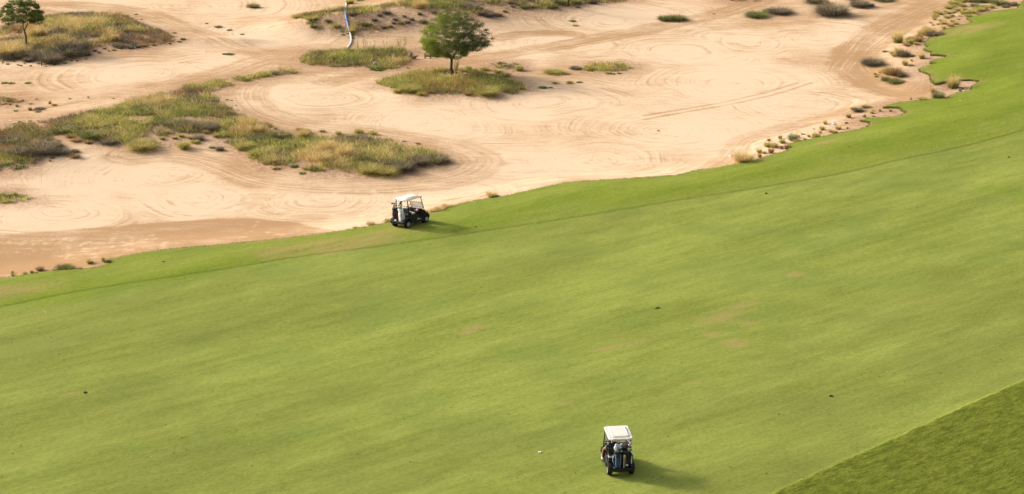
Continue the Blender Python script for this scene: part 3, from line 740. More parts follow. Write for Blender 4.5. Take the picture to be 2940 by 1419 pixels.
REG = {
 'notch': ('beside the scalloped far fairway edge', 'plants on the sand beside the scalloped fairway edge', """
mixed 2579 124 34 36;green 2615 127 24 18;brown 2638 121 24 16;green 2630 130 15 9;grey 2683 106 32 17;straw 2668 100 36 24;grey 2595 164 32 22;straw 2582 160 30 24;green 2567 163 15 9;straw 2560 157 16 11;mixed 2647 169 18 20;low 2621 163 12 7;green 2599 189 18 18;low 2618 191 13 7;green 2618 177 8 9;brown 2567 217 42 26;grey 2589 222 24 16;straw 2548 214 36 20;dgreen 2544 233 22 16;dgreen 2573 240 36 15;straw 2512 216 12 10;green 2527 211 9 9;low 2517 222 9 6;mixed 2738 255 36 40;straw 2677 266 18 17;dgreen 2695 286 32 28;grey 2507 188 50 24;green 2650 290 30 11;straw 2615 288 6 10;straw 2600 130 14 9;low 2543 150 14 5"""),
 'row': ('on the sandy margin below the dark track', 'tufts along the sandy fairway margin', """
grey 2465 322 24 15;green 2449 317 15 10;olive_ 2488 311 22 8;green 2504 327 12 10;green 2507 320 8 6;green 2526 321 8 9;green 2556 321 9 10;green 2482 338 9 12;low 2509 336 8 6;brown 2437 339 15 13;green 2369 358 11 13;low 2337 372 5 5;green 2361 374 16 14;green 2355 384 9 11;green 2384 381 11 10;brown 2397 386 17 13;green 2408 373 18 12;green 2433 371 7 8;low 2431 354 8 4;ygreen 2344 396 21 15;green 2322 394 10 9;low 2307 387 10 4;green 2311 405 11 10;blue 2277 406 24 23;green 2291 396 13 11;straw 2289 410 28 11;green 2240 399 12 13;green 2207 406 11 11;ygreen 2204 423 17 17;green 2223 425 24 16;brown 2214 441 18 17;ygreen 2246 412 15 14;brown 2244 428 10 12;brown 2259 428 14 14;green 2194 442 13 9;brown 2181 453 11 14;straw 2180 440 18 14;straw 2135 468 62 28"""),
 'low': ('along the fairway edge below the footprints', 'tufts by the fairway edge near the footprints', """
green 35 786 9 11;green 36 794 12 9;ygreen 72 791 12 11;grey 91 785 9 9;green 103 787 11 10;brown 114 779 25 14;straw 153 780 17 9;dgreen 185 778 42 18;green 231 775 12 9;ygreen 257 758 16 14;green 295 748 13 10"""),
 'cart': ('on the edge near the parked cart', 'dry tufts on the fairway edge near the parked cart', """
straw 1065 652 26 16;ygreen 1115 643 20 16;straw 1020 657 16 6;straw 1262 610 30 16;straw 1245 613 28 14;straw 1281 602 30 15;green 1221 616 20 15;brown 1297 596 12 9;straw 1412 568 34 16;grey 1420 568 20 8"""),
 'open': ('on the open sand beyond the round acacia', 'weeds scattered over the open sand', """
dgreen 1908 60 34 18;dgreen 1944 59 44 18;green 1491 204 28 18;ygreen 1591 212 42 11;green 1627 214 15 6;grey 1654 200 27 9;ygreen 1635 240 15 8;green 1593 241 18 6;low 1664 238 14 4;low 1558 254 20 8;low 1581 253 10 4;low 1643 62 15 4;ygreen 1651 75 13 3;low 1752 212 9 4;low 1762 214 9 4;low 1778 212 9 4;green 1745 213 16 7;brown 1344 275 26 10;brown 1890 377 7 4;low 2050 41 6 3"""),
 'upper': ('on sand above the winding belt', 'weeds on the raked sand above the grass belt', """
dgreen 727 23 30 13;low 626 80 17 9;low 660 158 18 7;low 645 157 12 5;low 659 88 13 4;low 695 100 9 4;low 593 69 7 4;low 13 240 14 6;low 32 241 15 5;low 80 240 14 4;green 142 299 10 13;brown 155 304 14 5;brown 86 318 12 12;grey 112 316 24 7;low 109 323 13 6;brown 48 307 10 8;brown 28 302 9 7;low 45 320 10 5;brown 253 282 5 7;low 390 43 9 4;low 405 57 8 4;low 500 96 10 4;low 525 114 12 5;low 88 300 9 4;low 105 286 7 4;low 200 285 7 4;brown 325 284 6 3"""),
 'scrubl': ('before the scrub with the leaning tree', 'dead bushes and stubs before the scrub', """
grey 146 181 50 34;grey 114 169 52 28;grey 79 178 26 14;grey 185 160 76 30;grey 212 140 66 24;straw 20 160 84 34;grey 30 166 70 20;brown 60 92 60 26;grey 28 88 40 20;straw 100 105 50 28;brown 8 182 6 5;grey 22 186 7 5;low 40 178 6 4;brown 51 188 7 5;grey 60 190 6 4;brown 70 183 6 4;grey 88 191 6 4;brown 104 176 7 5;grey 110 184 6 4;brown 133 192 5 3;low 155 187 9 6;grey 176 171 7 4;brown 188 174 9 4;low 186 183 9 4;grey 205 175 6 4;brown 213 170 8 6;grey 221 176 7 4;brown 247 171 6 4;grey 272 148 10 6;brown 285 153 9 5;grey 300 142 9 6;brown 312 148 8 4;grey 326 146 8 4;grey 345 140 10 7;grey 374 140 14 9;grey 395 137 14 9;brown 415 135 14 9;brown 440 132 14 8;low 487 127 8 5;low 515 121 8 4;grey 248 160 20 14;grey 340 136 30 10;straw 330 118 24 22"""),
 'belt': ('within the winding grass belt', 'bushes within the winding grass belt', """
dgreen 182 380 62 20;dgreen 258 400 46 26;dgreen 235 391 32 16;grey 48 449 52 30;grey 116 442 62 30;grey 153 424 38 18;grey 26 412 62 22;grey 486 360 48 16;grey 536 368 52 24;grey 594 374 54 24;green 414 366 30 20;grey 802 397 42 18;grey 735 406 38 18;grey 987 406 46 18;grey 1031 403 38 16;grey 1060 421 48 20;grey 1118 478 42 24;grey 1155 491 52 30;grey 1199 475 52 30;grey 1257 467 50 22;ygreen 405 431 62 26;ygreen 528 430 30 26;grey 570 403 26 15;grey 630 433 20 13;brown 200 397 28 9;brown 217 409 32 9;brown 252 413 26 10;grey 214 438 20 9;brown 213 455 34 10;grey 171 443 44 14;brown 165 406 14 5;low 149 455 11 7;brown 143 464 7 7;grey 310 415 40 18;straw 712 372 50 40;straw 730 388 52 34;straw 940 440 50 40;straw 985 455 46 36;straw 925 470 40 30;ygreen 1060 500 46 24;ygreen 1110 504 50 22;straw 870 398 40 26;dgreen 440 320 60 22;dgreen 400 322 50 22;straw 430 306 56 26;straw 470 300 50 26;ygreen 250 360 56 26;ygreen 275 372 50 24;low 608 426 15 6;low 795 487 17 6;low 868 500 15 5;low 845 480 18 6;green 590 385 20 12;green 520 395 18 11;green 545 400 18 10;green 480 385 20 12;green 500 400 18 10;green 620 395 22 12;ygreen 560 412 20 10;green 465 402 18 10;green 440 412 20 12;ygreen 700 430 44 22;ygreen 740 450 44 22;green 780 470 40 20"""),
 'beltedge': ('at the far rim of the grass belt', 'tufts at the far rim of the grass belt', """
brown 764 365 32 11;brown 750 360 22 8;green 789 372 10 9;dgreen 882 384 20 15;brown 860 376 22 7;green 971 387 18 12;brown 925 380 18 6;low 652 288 8 4;low 665 290 7 3;low 677 305 7 3;low 684 318 7 3;low 693 330 7 3;low 705 340 8 4;low 722 346 8 4;low 735 352 7 3;brown 1160 408 12 4;brown 1200 415 14 5;ygreen 1030 384 22 14;ygreen 1070 388 20 13;brown 1115 405 20 7"""),
 'mid': ('between the hose and the round acacia', 'small weeds around the hose', """
low 1085 202 34 8;low 1171 197 8 4;low 875 163 12 5;low 1012 102 9 4;low 1012 110 9 3;low 985 101 9 4;green 1003 12 28 18;low 1035 4 18 4;ygreen 1009 97 16 16;low 982 93 8 4;low 1000 98 8 3;low 1540 10 8 4;low 1700 205 8 4;green 1345 200 20 12;green 1392 204 26 12;green 1430 212 30 14;green 1452 222 30 14;ygreen 1140 268 20 14;ygreen 1210 275 22 12;ygreen 1400 275 50 22;ygreen 1165 262 40 20;ygreen 1180 266 40 20"""),
 'dune': ('on the sandy slope of the low dune', 'dark bushes on the dune slope', """
grey 1700 10 24 18;olive_ 1585 25 26 12;olive_ 1505 26 24 12;olive_ 1528 24 16 10;grey 1404 50 26 16;grey 1380 44 26 14;grey 1430 47 20 10;grey 1350 28 40 18;grey 1330 22 30 16;grey 1170 68 14 10;olive_ 1150 72 14 12;grey 1130 70 10 8;grey 1135 60 12 9;olive_ 1205 44 12 11;grey 1075 62 14 10;olive_ 1215 68 20 12;grey 1110 42 20 12;straw 1205 26 40 28;olive_ 1050 76 16 10;grey 1010 46 18 10;grey 1090 48 12 9;olive_ 1160 50 10 8;grey 1182 60 12 9;grey 1248 40 12 9;olive_ 900 82 18 12;olive_ 942 66 16 12;ygreen 965 82 20 14;ygreen 895 62 30 16;ygreen 853 53 26 12;olive_ 1120 80 12 9;grey 1100 82 14 8;grey 1660 22 10 6;grey 1472 22 12 8;grey 1490 18 10 7;olive_ 1450 36 12 8;grey 1465 12 16 10;olive_ 1610 14 30 18;olive_ 1650 12 30 18;grey 1590 8 20 12;brown 1560 18 16 9;grey 1545 12 14 9"""),
 'topb': ('on pale sand above the track junction', 'bushes on pale sand by the track junction', """
dgreen 2172 50 50 20;dgreen 2207 38 30 12;grey 2240 40 56 20;grey 2389 44 74 42;grey 2342 10 44 24;grey 2469 21 44 24;grey 2502 20 15 13;dgreen 2536 3 46 12;straw 2372 12 20 14;grey 2445 0 30 8"""),
 'strip': ('between dark track and far fairway', 'tufts crowded between the dark track and the far fairway', """
ygreen 2752 4 26 12;ygreen 2780 6 24 12;dgreen 2822 7 42 18;dgreen 2870 15 40 20;grey 2905 17 24 12;ygreen 2738 14 26 12;ygreen 2752 16 20 10;ygreen 2764 20 18 10;dgreen 2800 20 22 12;ygreen 2812 34 30 16;dgreen 2818 30 34 18;green 2849 25 22 14;dgreen 2888 22 20 9;ygreen 2724 26 20 10;ygreen 2735 22 18 9;green 2748 33 22 12;green 2714 36 14 8;ygreen 2695 42 22 12;brown 2702 44 14 8;ygreen 2725 40 16 9;green 2740 38 16 9;ygreen 2769 42 20 14;ygreen 2794 40 26 14;ygreen 2782 49 22 9;green 2806 42 10 5;ygreen 2720 53 18 10;brown 2734 49 16 9;green 2756 48 10 5;green 2752 57 10 4;green 2704 62 16 8;green 2710 71 20 10;green 2708 66 16 8;brown 2730 77 20 9;ygreen 2743 71 16 10;ygreen 2736 64 12 8;straw 2710 84 14 11;green 2683 58 12 8;green 2672 67 10 5;ygreen 2683 52 12 8;ygreen 2688 48 14 9;straw 2660 92 18 16;straw 2650 98 16 14;brown 2660 104 12 8;ygreen 2645 102 18 14;brown 2640 112 22 16;straw 2633 118 16 14;ygreen 2618 114 16 12;brown 2614 122 22 14;green 2602 114 8 4;brown 2604 133 20 8;green 2630 128 14 7;green 2680 74 10 6;green 2695 72 12 6;ygreen 2770 30 14 9;ygreen 2760 8 14 8;dgreen 2840 8 20 12;green 2915 14 14 12;ygreen 2830 22 14 9"""),
}
PHRASE_SIZE = lambda w, med: 'large' if w > med * 1.6 else ('tiny' if w < med * .5 else '')
allp = []
for key, (phrase, group, txt) in REG.items():
    rows = []
    for r in txt.strip().split(';'):
        k, u, v, ww, hh = r.split(); k = {'olive_': 'dgreen'}.get(k, k)
        rows.append([k, float(u), float(v), float(ww), float(hh)])
    for k in sorted(set(r[0] for r in rows)):
        rs = sorted([r for r in rows if r[0] == k], key=lambda r: r[1])
        for i, r in enumerate(rs):
            pos = '' if len(rs) == 1 else (', rightmost' if i == len(rs) - 1 else (', leftmost' if i == 0 else f', {ORD[min(i, 19)]} from left'))
            if i > 19 and i != len(rs) - 1: pos = ', near the right end'
            allp.append((key, r, f"{SPEC[k][1]}{pos} {phrase}".replace('green-footed tuft with straw plumes', 'straw-plumed tuft'), group + ': ' + SPEC[k][0].replace('_', ' ')))
rp = random.Random(77)
for key, (k, u, v, ww, hh), label, group in allp:
    x, y, z = hit(u, v, sand)
    z = gz(x, y)
    s = ppm(x, y, z)
    me = BIG_M[k][rp.randrange(2)] if ww > 34 else SPEC_M[k][rp.randrange(3)]
    o = bpy.data.objects.new(SPEC[k][0], me); C.objects.link(o)
    wm = ww / s; hm = hh / s / .96
    hm = max(hm, .06)
    o.location = (x, y + min(.25, wm * .3), z)
    o.location.z = gz(x, o.location.y)
    o.scale = (wm * .95, wm * .95, hm * 1.12)
    o.rotation_euler = (0, 0, rp.uniform(0, 6.28))
    tag(o, label, SPEC[k][0].split('_')[-1], group)

# reed stalks standing above the grass island
def reed(u, v, hpx, n, label, sd_):
    x, y, z = hit(u, v, sand); s = ppm(x, y, z); rng = np.random.default_rng(sd_)
    H = hpx / s; bm = []
    root = np.repeat([[x, y, gz(x, y)]], n, 0) + rng.normal(0, .12, (n, 3)) * [1, 1, 0]
    V, F = blades(root, rng.uniform(0, 6.3, n), np.abs(rng.normal(0, .08, n)), H * rng.uniform(.7, 1.05, n), np.full(n, .02), np.full(n, .15), rng)
    # short leaves up the stalks
    k = n * 12; i = rng.integers(0, n, k); t = rng.uniform(.35, 1, k)
    tip = V.reshape(-1, 5, 3)[:, 4]; p = root[i] + (tip[i] - root[i]) * t[:, None]
    V2, F2 = blades(p, rng.uniform(0, 6.3, k), rng.uniform(.4, 1.0, k), np.full(k, .26), np.full(k, .022), np.full(k, .6), rng)
    me = tri_mesh('reed', np.concatenate([V, V2]), np.concatenate([F, F2 + len(V)]), M_GRASS, col=np.concatenate([np.repeat(kcols('olive', n, rng), 5, 0), np.repeat(kcols('olive', k, rng), 5, 0)]))
    o = bpy.data.objects.new('reed', me); C.objects.link(o)
    tag(o, label, 'reed', 'tall reeds above the grass island')
reed(1048, 148, 48, 5, 'tallest green reed stalks above the grass island', 1)
reed(1030, 148, 30, 4, 'thin reed stalks left of the tallest reeds', 2)
reed(1067, 146, 30, 3, 'slender reed just right of the tallest reeds', 3)
reed(1107, 146, 40, 3, 'lone slender reed above the middle of the grass island', 4)
reed(1145, 144, 30, 5, 'reed cluster near the right end of the grass island', 5)
reed(1160, 146, 38, 4, 'rightmost reed cluster above the grass island', 6)

# ---------------------------------------------------------------- trees
def tube_mesh(segs, mat, name, sides=6):
    V, F = [], []
    for (a, b, ra, rb) in segs:
        a = np.array(a, float); b = np.array(b, float); d = b - a; L = np.linalg.norm(d)
        if L < 1e-5: continue
        d = d / L; h = np.array([1, 0, 0]) if abs(d[0]) < .8 else np.array([0, 1, 0])
        e1 = np.cross(d, h); e1 /= np.linalg.norm(e1); e2 = np.cross(d, e1)
        o = len(V)
        for (p, r) in ((a, ra), (b, rb)):
            for i in range(sides):
                t = 2 * math.pi * i / sides; V.append(p + (e1 * math.cos(t) + e2 * math.sin(t)) * r)
        for i in range(sides):
            j = (i + 1) % sides
            F.append((o + i, o + j, o + sides + j)); F.append((o + i, o + sides + j, o + sides + i))
    return tri_mesh(name, np.array(V), np.array(F), mat, smooth=True)
def acacia(u, v, hpx, envelope, label, ntip, leaves, seed, trunk_r, fork, cat='tree', lean=(0, 0), lcol=None, leafsize=.055, cluster=.26):
    """envelope(rng, n) -> tips in metres relative to the trunk foot"""
    x, y, z = hit(u, v, sand); z = gz(x, y); rng = np.random.default_rng(seed)
    root = empty('acacia_tree', (x, y, z))
    tips = envelope(rng, ntip)
    segs = []; outer = []
    forkp = np.array([lean[0], lean[1], fork])
    def curve(a, b, ra, rb, k=3, sag=.0):
        pts = [a + (b - a) * t for t in np.linspace(0, 1, k + 1)]
        L = np.linalg.norm(b - a)
        for i in range(1, k): pts[i] = pts[i] + rng.normal(0, .05 * L, 3) + np.array([0, 0, sag * L])
        for i in range(k):
            r0 = ra + (rb - ra) * i / k; r1 = ra + (rb - ra) * (i + 1) / k
            segs.append((pts[i], pts[i + 1], r0, r1))
        return pts
    curve(np.array([0, 0, -.1]), forkp, trunk_r, trunk_r * .75, 4)
    def kmeans(P, k):
        c = P[rng.choice(len(P), k, replace=False)]
        for _ in range(6):
            d = ((P[:, None] - c[None]) ** 2).sum(-1); a = d.argmin(1)
            for j in range(k):
                if (a == j).any(): c[j] = P[a == j].mean(0)
        return a
    def grow(p, P, r, lvl):
        if len(P) <= 3 or lvl >= 5:
            for t in P: curve(p, t, max(r * .6, .007), .004, 2); 
            return
        k = [2, 4, 3, 3, 3][lvl] if lvl < 5 else 2
        k = min(k, len(P))
        a = kmeans(P, k)
        for j in range(k):
            Q = P[a == j]
            if not len(Q): continue
            cen = Q.mean(0); f = [.34, .42, .45, .5, .5][lvl]
            q = p + (cen - p) * f + rng.normal(0, .05, 3)
            rr = max(.006, r * (len(Q) / len(P)) ** .45)
            curve(p, q, rr, rr * .8, 2, .03)
            grow(q, Q, rr * .8, lvl + 1)
    grow(forkp, tips, trunk_r * .72, 0)
    me = tube_mesh(segs, M_BARK, 'trunk')
    t = bpy.data.objects.new('trunk', me); C.objects.link(t); t.parent = root
    # leaves in flat sprays round the tips
    n = ntip * leaves
    i = np.repeat(np.arange(ntip), leaves)
    r = cluster * rng.uniform(.6, 1.4, ntip)
    off = rng.normal(0, 1, (n, 3)); off = off / np.linalg.norm(off, axis=1)[:, None] * (rng.random(n) ** .5)[:, None]
    c = tips[i] + off * r[i][:, None] * np.array([1.15, 1.15, .55])
    nrm = rng.normal(0, 1, (n, 3)) + [0, 0, .9]; nrm /= np.linalg.norm(nrm, axis=1)[:, None]
    a1 = np.cross(nrm, rng.normal(0, 1, (n, 3))); a1 /= np.linalg.norm(a1, axis=1)[:, None]
    a2 = np.cross(nrm, a1)
    sz = leafsize * rng.uniform(.6, 1.3, n)[:, None]
    V = np.stack([c - a1 * sz, c - a2 * sz * .38, c + a1 * sz, c + a2 * sz * .38], 1).reshape(-1, 3)
    b = (np.arange(n) * 4)[:, None]
    F = np.concatenate([b + [0, 1, 2], b + [0, 2, 3]], 1).reshape(-1, 3)
    tipc = lcol(tips, rng)
    cc = tipc[i] * rng.uniform(.75, 1.25, (n, 1))
    me = tri_mesh('crown', V, F, M_LEAF, col=np.repeat(cc, 4, 0))
    k = bpy.data.objects.new('crown', me); C.objects.link(k); k.parent = root
    tag(root, label, cat)
    return root
def env_main(rng, n):
    out = []
    while len(out) < n:
        p = rng.uniform(-1, 1, 3)
        rr = np.linalg.norm(p)
        if rr > 1 or rr < rng.uniform(.25, .95): continue
        az = math.atan2(p[1], p[0])
        lob = 1 + .13 * math.sin(az * 3 + 1.0 + p[2] * 2) + .09 * math.sin(az * 5 + 2) + rng.normal(0, .04)
        x = p[0] * 2.62 * lob; y = p[1] * 2.4 * lob
        z = 2.75 + (p[2] * 2.25 if p[2] > 0 else p[2] * 1.25) * (1 + .06 * math.sin(az * 4)) * (1.08 if p[2] > 0 else 1)
        if z < 1.75 + .25 * math.sin(x * 3) and math.hypot(x, y) < 1.0: continue
        out.append((x - .02, y, z))
    return np.array(out)
def col_main(t, rng):  # sunlit side painted into the leaves: yellower and brighter to the left and top
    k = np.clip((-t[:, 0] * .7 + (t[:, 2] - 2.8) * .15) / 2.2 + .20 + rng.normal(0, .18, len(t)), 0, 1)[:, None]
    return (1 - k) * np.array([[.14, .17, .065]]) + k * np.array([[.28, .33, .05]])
acacia(1298, 216, 190, env_main, 'round-crowned acacia tree standing alone in the golden grass tongue', 760, 120, 3, .15, 1.25, lcol=col_main, lean=(-.02, 0), leafsize=.040, cluster=.29)
def env_left(rng, n):
    out = []
    while len(out) < n:
        p = rng.uniform(-1, 1, 3); rr = np.linalg.norm(p)
        if rr > 1 or rr < rng.uniform(.2, .9): continue
        x = p[0] * 1.95 - .25; y = p[1] * 1.7
        z = 2.95 + p[2] * (1.25 if p[2] > 0 else .95) - .22 * abs(p[0]) ** 2 * 1.5
        if rng.random() < .35 and x < -.5: continue
        if z < 2.2 and abs(x + .3) < .8: continue
        out.append((x, y, z))
    return np.array(out)
col_left = lambda t, rng: np.array([[.13, .17, .05]]) * rng.uniform(.7, 1.5, (len(t), 1)) * np.array([[1, 1, 1]])
acacia(78, 137, 130, env_left, 'small leaning acacia tree with open crown in the scrub', 210, 110, 5, .10, 1.35, lcol=col_left, lean=(-.12, 0), cluster=.24)
def env_far(rng, n):
    p = rng.normal(0, 1, (n, 3)); p /= np.linalg.norm(p, axis=1)[:, None]
    return p * np.array([[1.8, 1.7, .9]]) + np.array([[0, 0, 3.1]])
acacia(1632, 17, 100, env_far, 'far tree on the dune whose crown is out of view, only its dark trunk showing', 60, 10, 8, .12, 1.6, lcol=col_left)
# shoots beside the trunk of the round acacia
x, y, z = hit(1308, 214, sand); z = gz(x, y); rng = np.random.default_rng(4); n = 26
root_ = np.stack([x + rng.normal(0, .05, n), y + rng.normal(0, .05, n), np.full(n, z)], -1)
V, F = blades(root_, rng.uniform(-.9, 2.2, n), rng.uniform(.05, .28, n), rng.uniform(.6, 1.35, n), np.full(n, .016), np.full(n, .2), rng)
k = n * 16; i = rng.integers(0, n, k); t = rng.uniform(.3, 1, k); tip = V.reshape(-1, 5, 3)[:, 4]
V2, F2 = blades(root_[i] + (tip[i] - root_[i]) * t[:, None], rng.uniform(0, 6.3, k), rng.uniform(.3, 1.2, k), np.full(k, .09), np.full(k, .04), np.full(k, .4), rng)
me = tri_mesh('sapling', np.concatenate([V, V2]), np.concatenate([F, F2 + len(V)]), M_LEAF, col=np.concatenate([np.repeat(kcols('brown', n, rng), 5, 0), np.repeat(kcols('ygreen', k, rng), 5, 0)]))
o = bpy.data.objects.new('sapling', me); C.objects.link(o); tag(o, 'thin leafy shoots growing beside the trunk of the round acacia', 'sapling')

# ---------------------------------------------------------------- solid-object helpers
def bx(bm, c, s, bev=0.0, M=None, seg=2):
    r = bmesh.ops.create_cube(bm, size=1.0)
    vs = r['verts']
    bmesh.ops.scale(bm, vec=s, verts=vs)
    if bev:
        es = list({e for v in vs for e in v.link_edges})
        rr = bmesh.ops.bevel(bm, geom=es, offset=bev, segments=seg, affect='EDGES', profile=.5)
        vs = list({v for f in rr['faces'] for v in f.verts} | {v for v in vs if v.is_valid})
    T = Matrix.Translation(c)
    if M is not None: T = T @ M
    bmesh.ops.transform(bm, matrix=T, verts=vs)
    return vs
def prism(bm, prof, y0, y1, bev=0.0):
    """side profile (x, z) pulled from y0 to y1"""
    a = [bm.verts.new((x, y0, z)) for x, z in prof]; b = [bm.verts.new((x, y1, z)) for x, z in prof]
    n = len(prof); fs = []
    fs.append(bm.faces.new(a)); fs.append(bm.faces.new(b[::-1]))
    es = []
    for i in range(n):
        j = (i + 1) % n
        fs.append(bm.faces.new((a[j], a[i], b[i], b[j])))
    bmesh.ops.recalc_face_normals(bm, faces=fs)
    if bev:
        es = [e for f in fs[:2] for e in f.edges]
        bmesh.ops.bevel(bm, geom=list(set(es)), offset=bev, segments=2, affect='EDGES', profile=.5)
def tb(bm, pts, r, n=8, cap=True, flat=None):
    """tube through points; r a number or a list; flat = (sx, sy) squash"""
    pts = [Vector(p) for p in pts]
    rs = r if isinstance(r, (list, tuple)) else [r] * len(pts)
    rings = []; e1 = None
    for i, p in enumerate(pts):
        d = (pts[min(i + 1, len(pts) - 1)] - pts[max(i - 1, 0)]).normalized()
        if e1 is None:
            h = Vector((0, 0, 1)) if abs(d.z) < .9 else Vector((1, 0, 0))
            e1 = d.cross(h).normalized()
        else:
            e1 = (e1 - d * e1.dot(d)).normalized()
        e2 = d.cross(e1)
        rings.append([bm.verts.new(p + (e1 * math.cos(2 * math.pi * k / n) + e2 * math.sin(2 * math.pi * k / n)) * rs[i]) for k in range(n)])
    for a, b in zip(rings[:-1], rings[1:]):
        for k in range(n):
            bm.faces.new((a[k], a[(k + 1) % n], b[(k + 1) % n], b[k]))
    if cap:
        bm.faces.new(rings[0][::-1]); bm.faces.new(rings[-1])
def lathe(bm, prof, c, axis='Z', n=20, sx=1, sy=1):
    """prof list of (radius, height)"""
    rings = []
    for r, h in prof:
        ring = []
        for k in range(n):
            t = 2 * math.pi * k / n; a, b = r * math.cos(t) * sx, r * math.sin(t) * sy
            p = {'Z': (a, b, h), 'Y': (a, h, b), 'X': (h, a, b)}[axis]
            ring.append(bm.verts.new(Vector(c) + Vector(p)))
        rings.append(ring)
    fs = []
    for a, b in zip(rings[:-1], rings[1:]):
        for k in range(n): fs.append(bm.faces.new((a[k], a[(k + 1) % n], b[(k + 1) % n], b[k])))
    fs.append(bm.faces.new(rings[0][::-1])); fs.append(bm.faces.new(rings[-1]))
    bmesh.ops.recalc_face_normals(bm, faces=fs)
NEW = bmesh.new

M_BLACK = simple('black_paint', (.010, .010, .012), .30, var=.2, spec=.3)
M_TRIM = simple('charcoal_plastic', (.016, .017, .019), .5, var=.15, spec=.25)
M_FLOOR = simple('floor_mat', (.075, .062, .050), .85, var=.3, scale=25)
M_ROOF = simple('ivory_roof', (.80, .72, .62), .32, var=.02, spec=.5)
M_SEAT = simple('beige_vinyl', (.62, .52, .42), .5, var=.06)
M_DSEAT = simple('dark_vinyl', (.03, .028, .03), .5, var=.1)
M_TYRE = simple('rubber', (.012, .012, .013), .85, var=.2, spec=.2)
M_RIM = simple('silver_wheel', (.62, .64, .68), .35, metal=.6, var=.05)
M_STEEL = simple('polished_steel', (.72, .74, .78), .22, metal=.95, var=.03)
M_HEADBLK = simple('black_club_head', (.02, .02, .022), .18, var=.05, spec=.8)
M_SHAFT = simple('club_shaft', (.32, .33, .35), .3, metal=.8, var=.03)
M_WHITE = simple('white_fabric', (.86, .86, .88), .6, var=.04, bump=.15)
M_LGREY = simple('pale_grey_fabric', (.50, .51, .56), .6, var=.05)
M_NAVY = simple('navy_fabric', (.012, .022, .055), .65, var=.2)
M_BLUE = simple('blue_fabric', (.012, .060, .135), .6, var=.15)
M_RED = simple('red_fabric', (.45, .018, .025), .6, var=.1)
M_BFAB = simple('black_fabric', (.008, .008, .009), .8, var=.2)
M_ORANGE = simple('copper_trim', (.33, .12, .055), .5, var=.15)
M_CREAM = simple('cream_leather', (.60, .55, .48), .55, var=.06)
M_INK = simple('black_lettering', (.012, .012, .012), .6, var=.05)
M_SKIN = simple('skin', (.36, .19, .115), .55, var=.10, scale=20)
M_HAIR = simple('grey_hair', (.10, .09, .085), .8, var=.3, scale=60)
M_HAIRD = simple('dark_hair', (.022, .016, .012), .7, var=.3, scale=60)
M_GLASS, nt_, p_ = mat_new('clear_windscreen')
p_.inputs['Base Color'].default_value = (.82, .80, .80, 1); p_.inputs['Roughness'].default_value = .12
p_.inputs['Alpha'].default_value = .55; p_.inputs['Specular IOR Level'].default_value = .6
M_FROST = simple('pale_edge_strip', (.72, .69, .66), .4, var=.03)

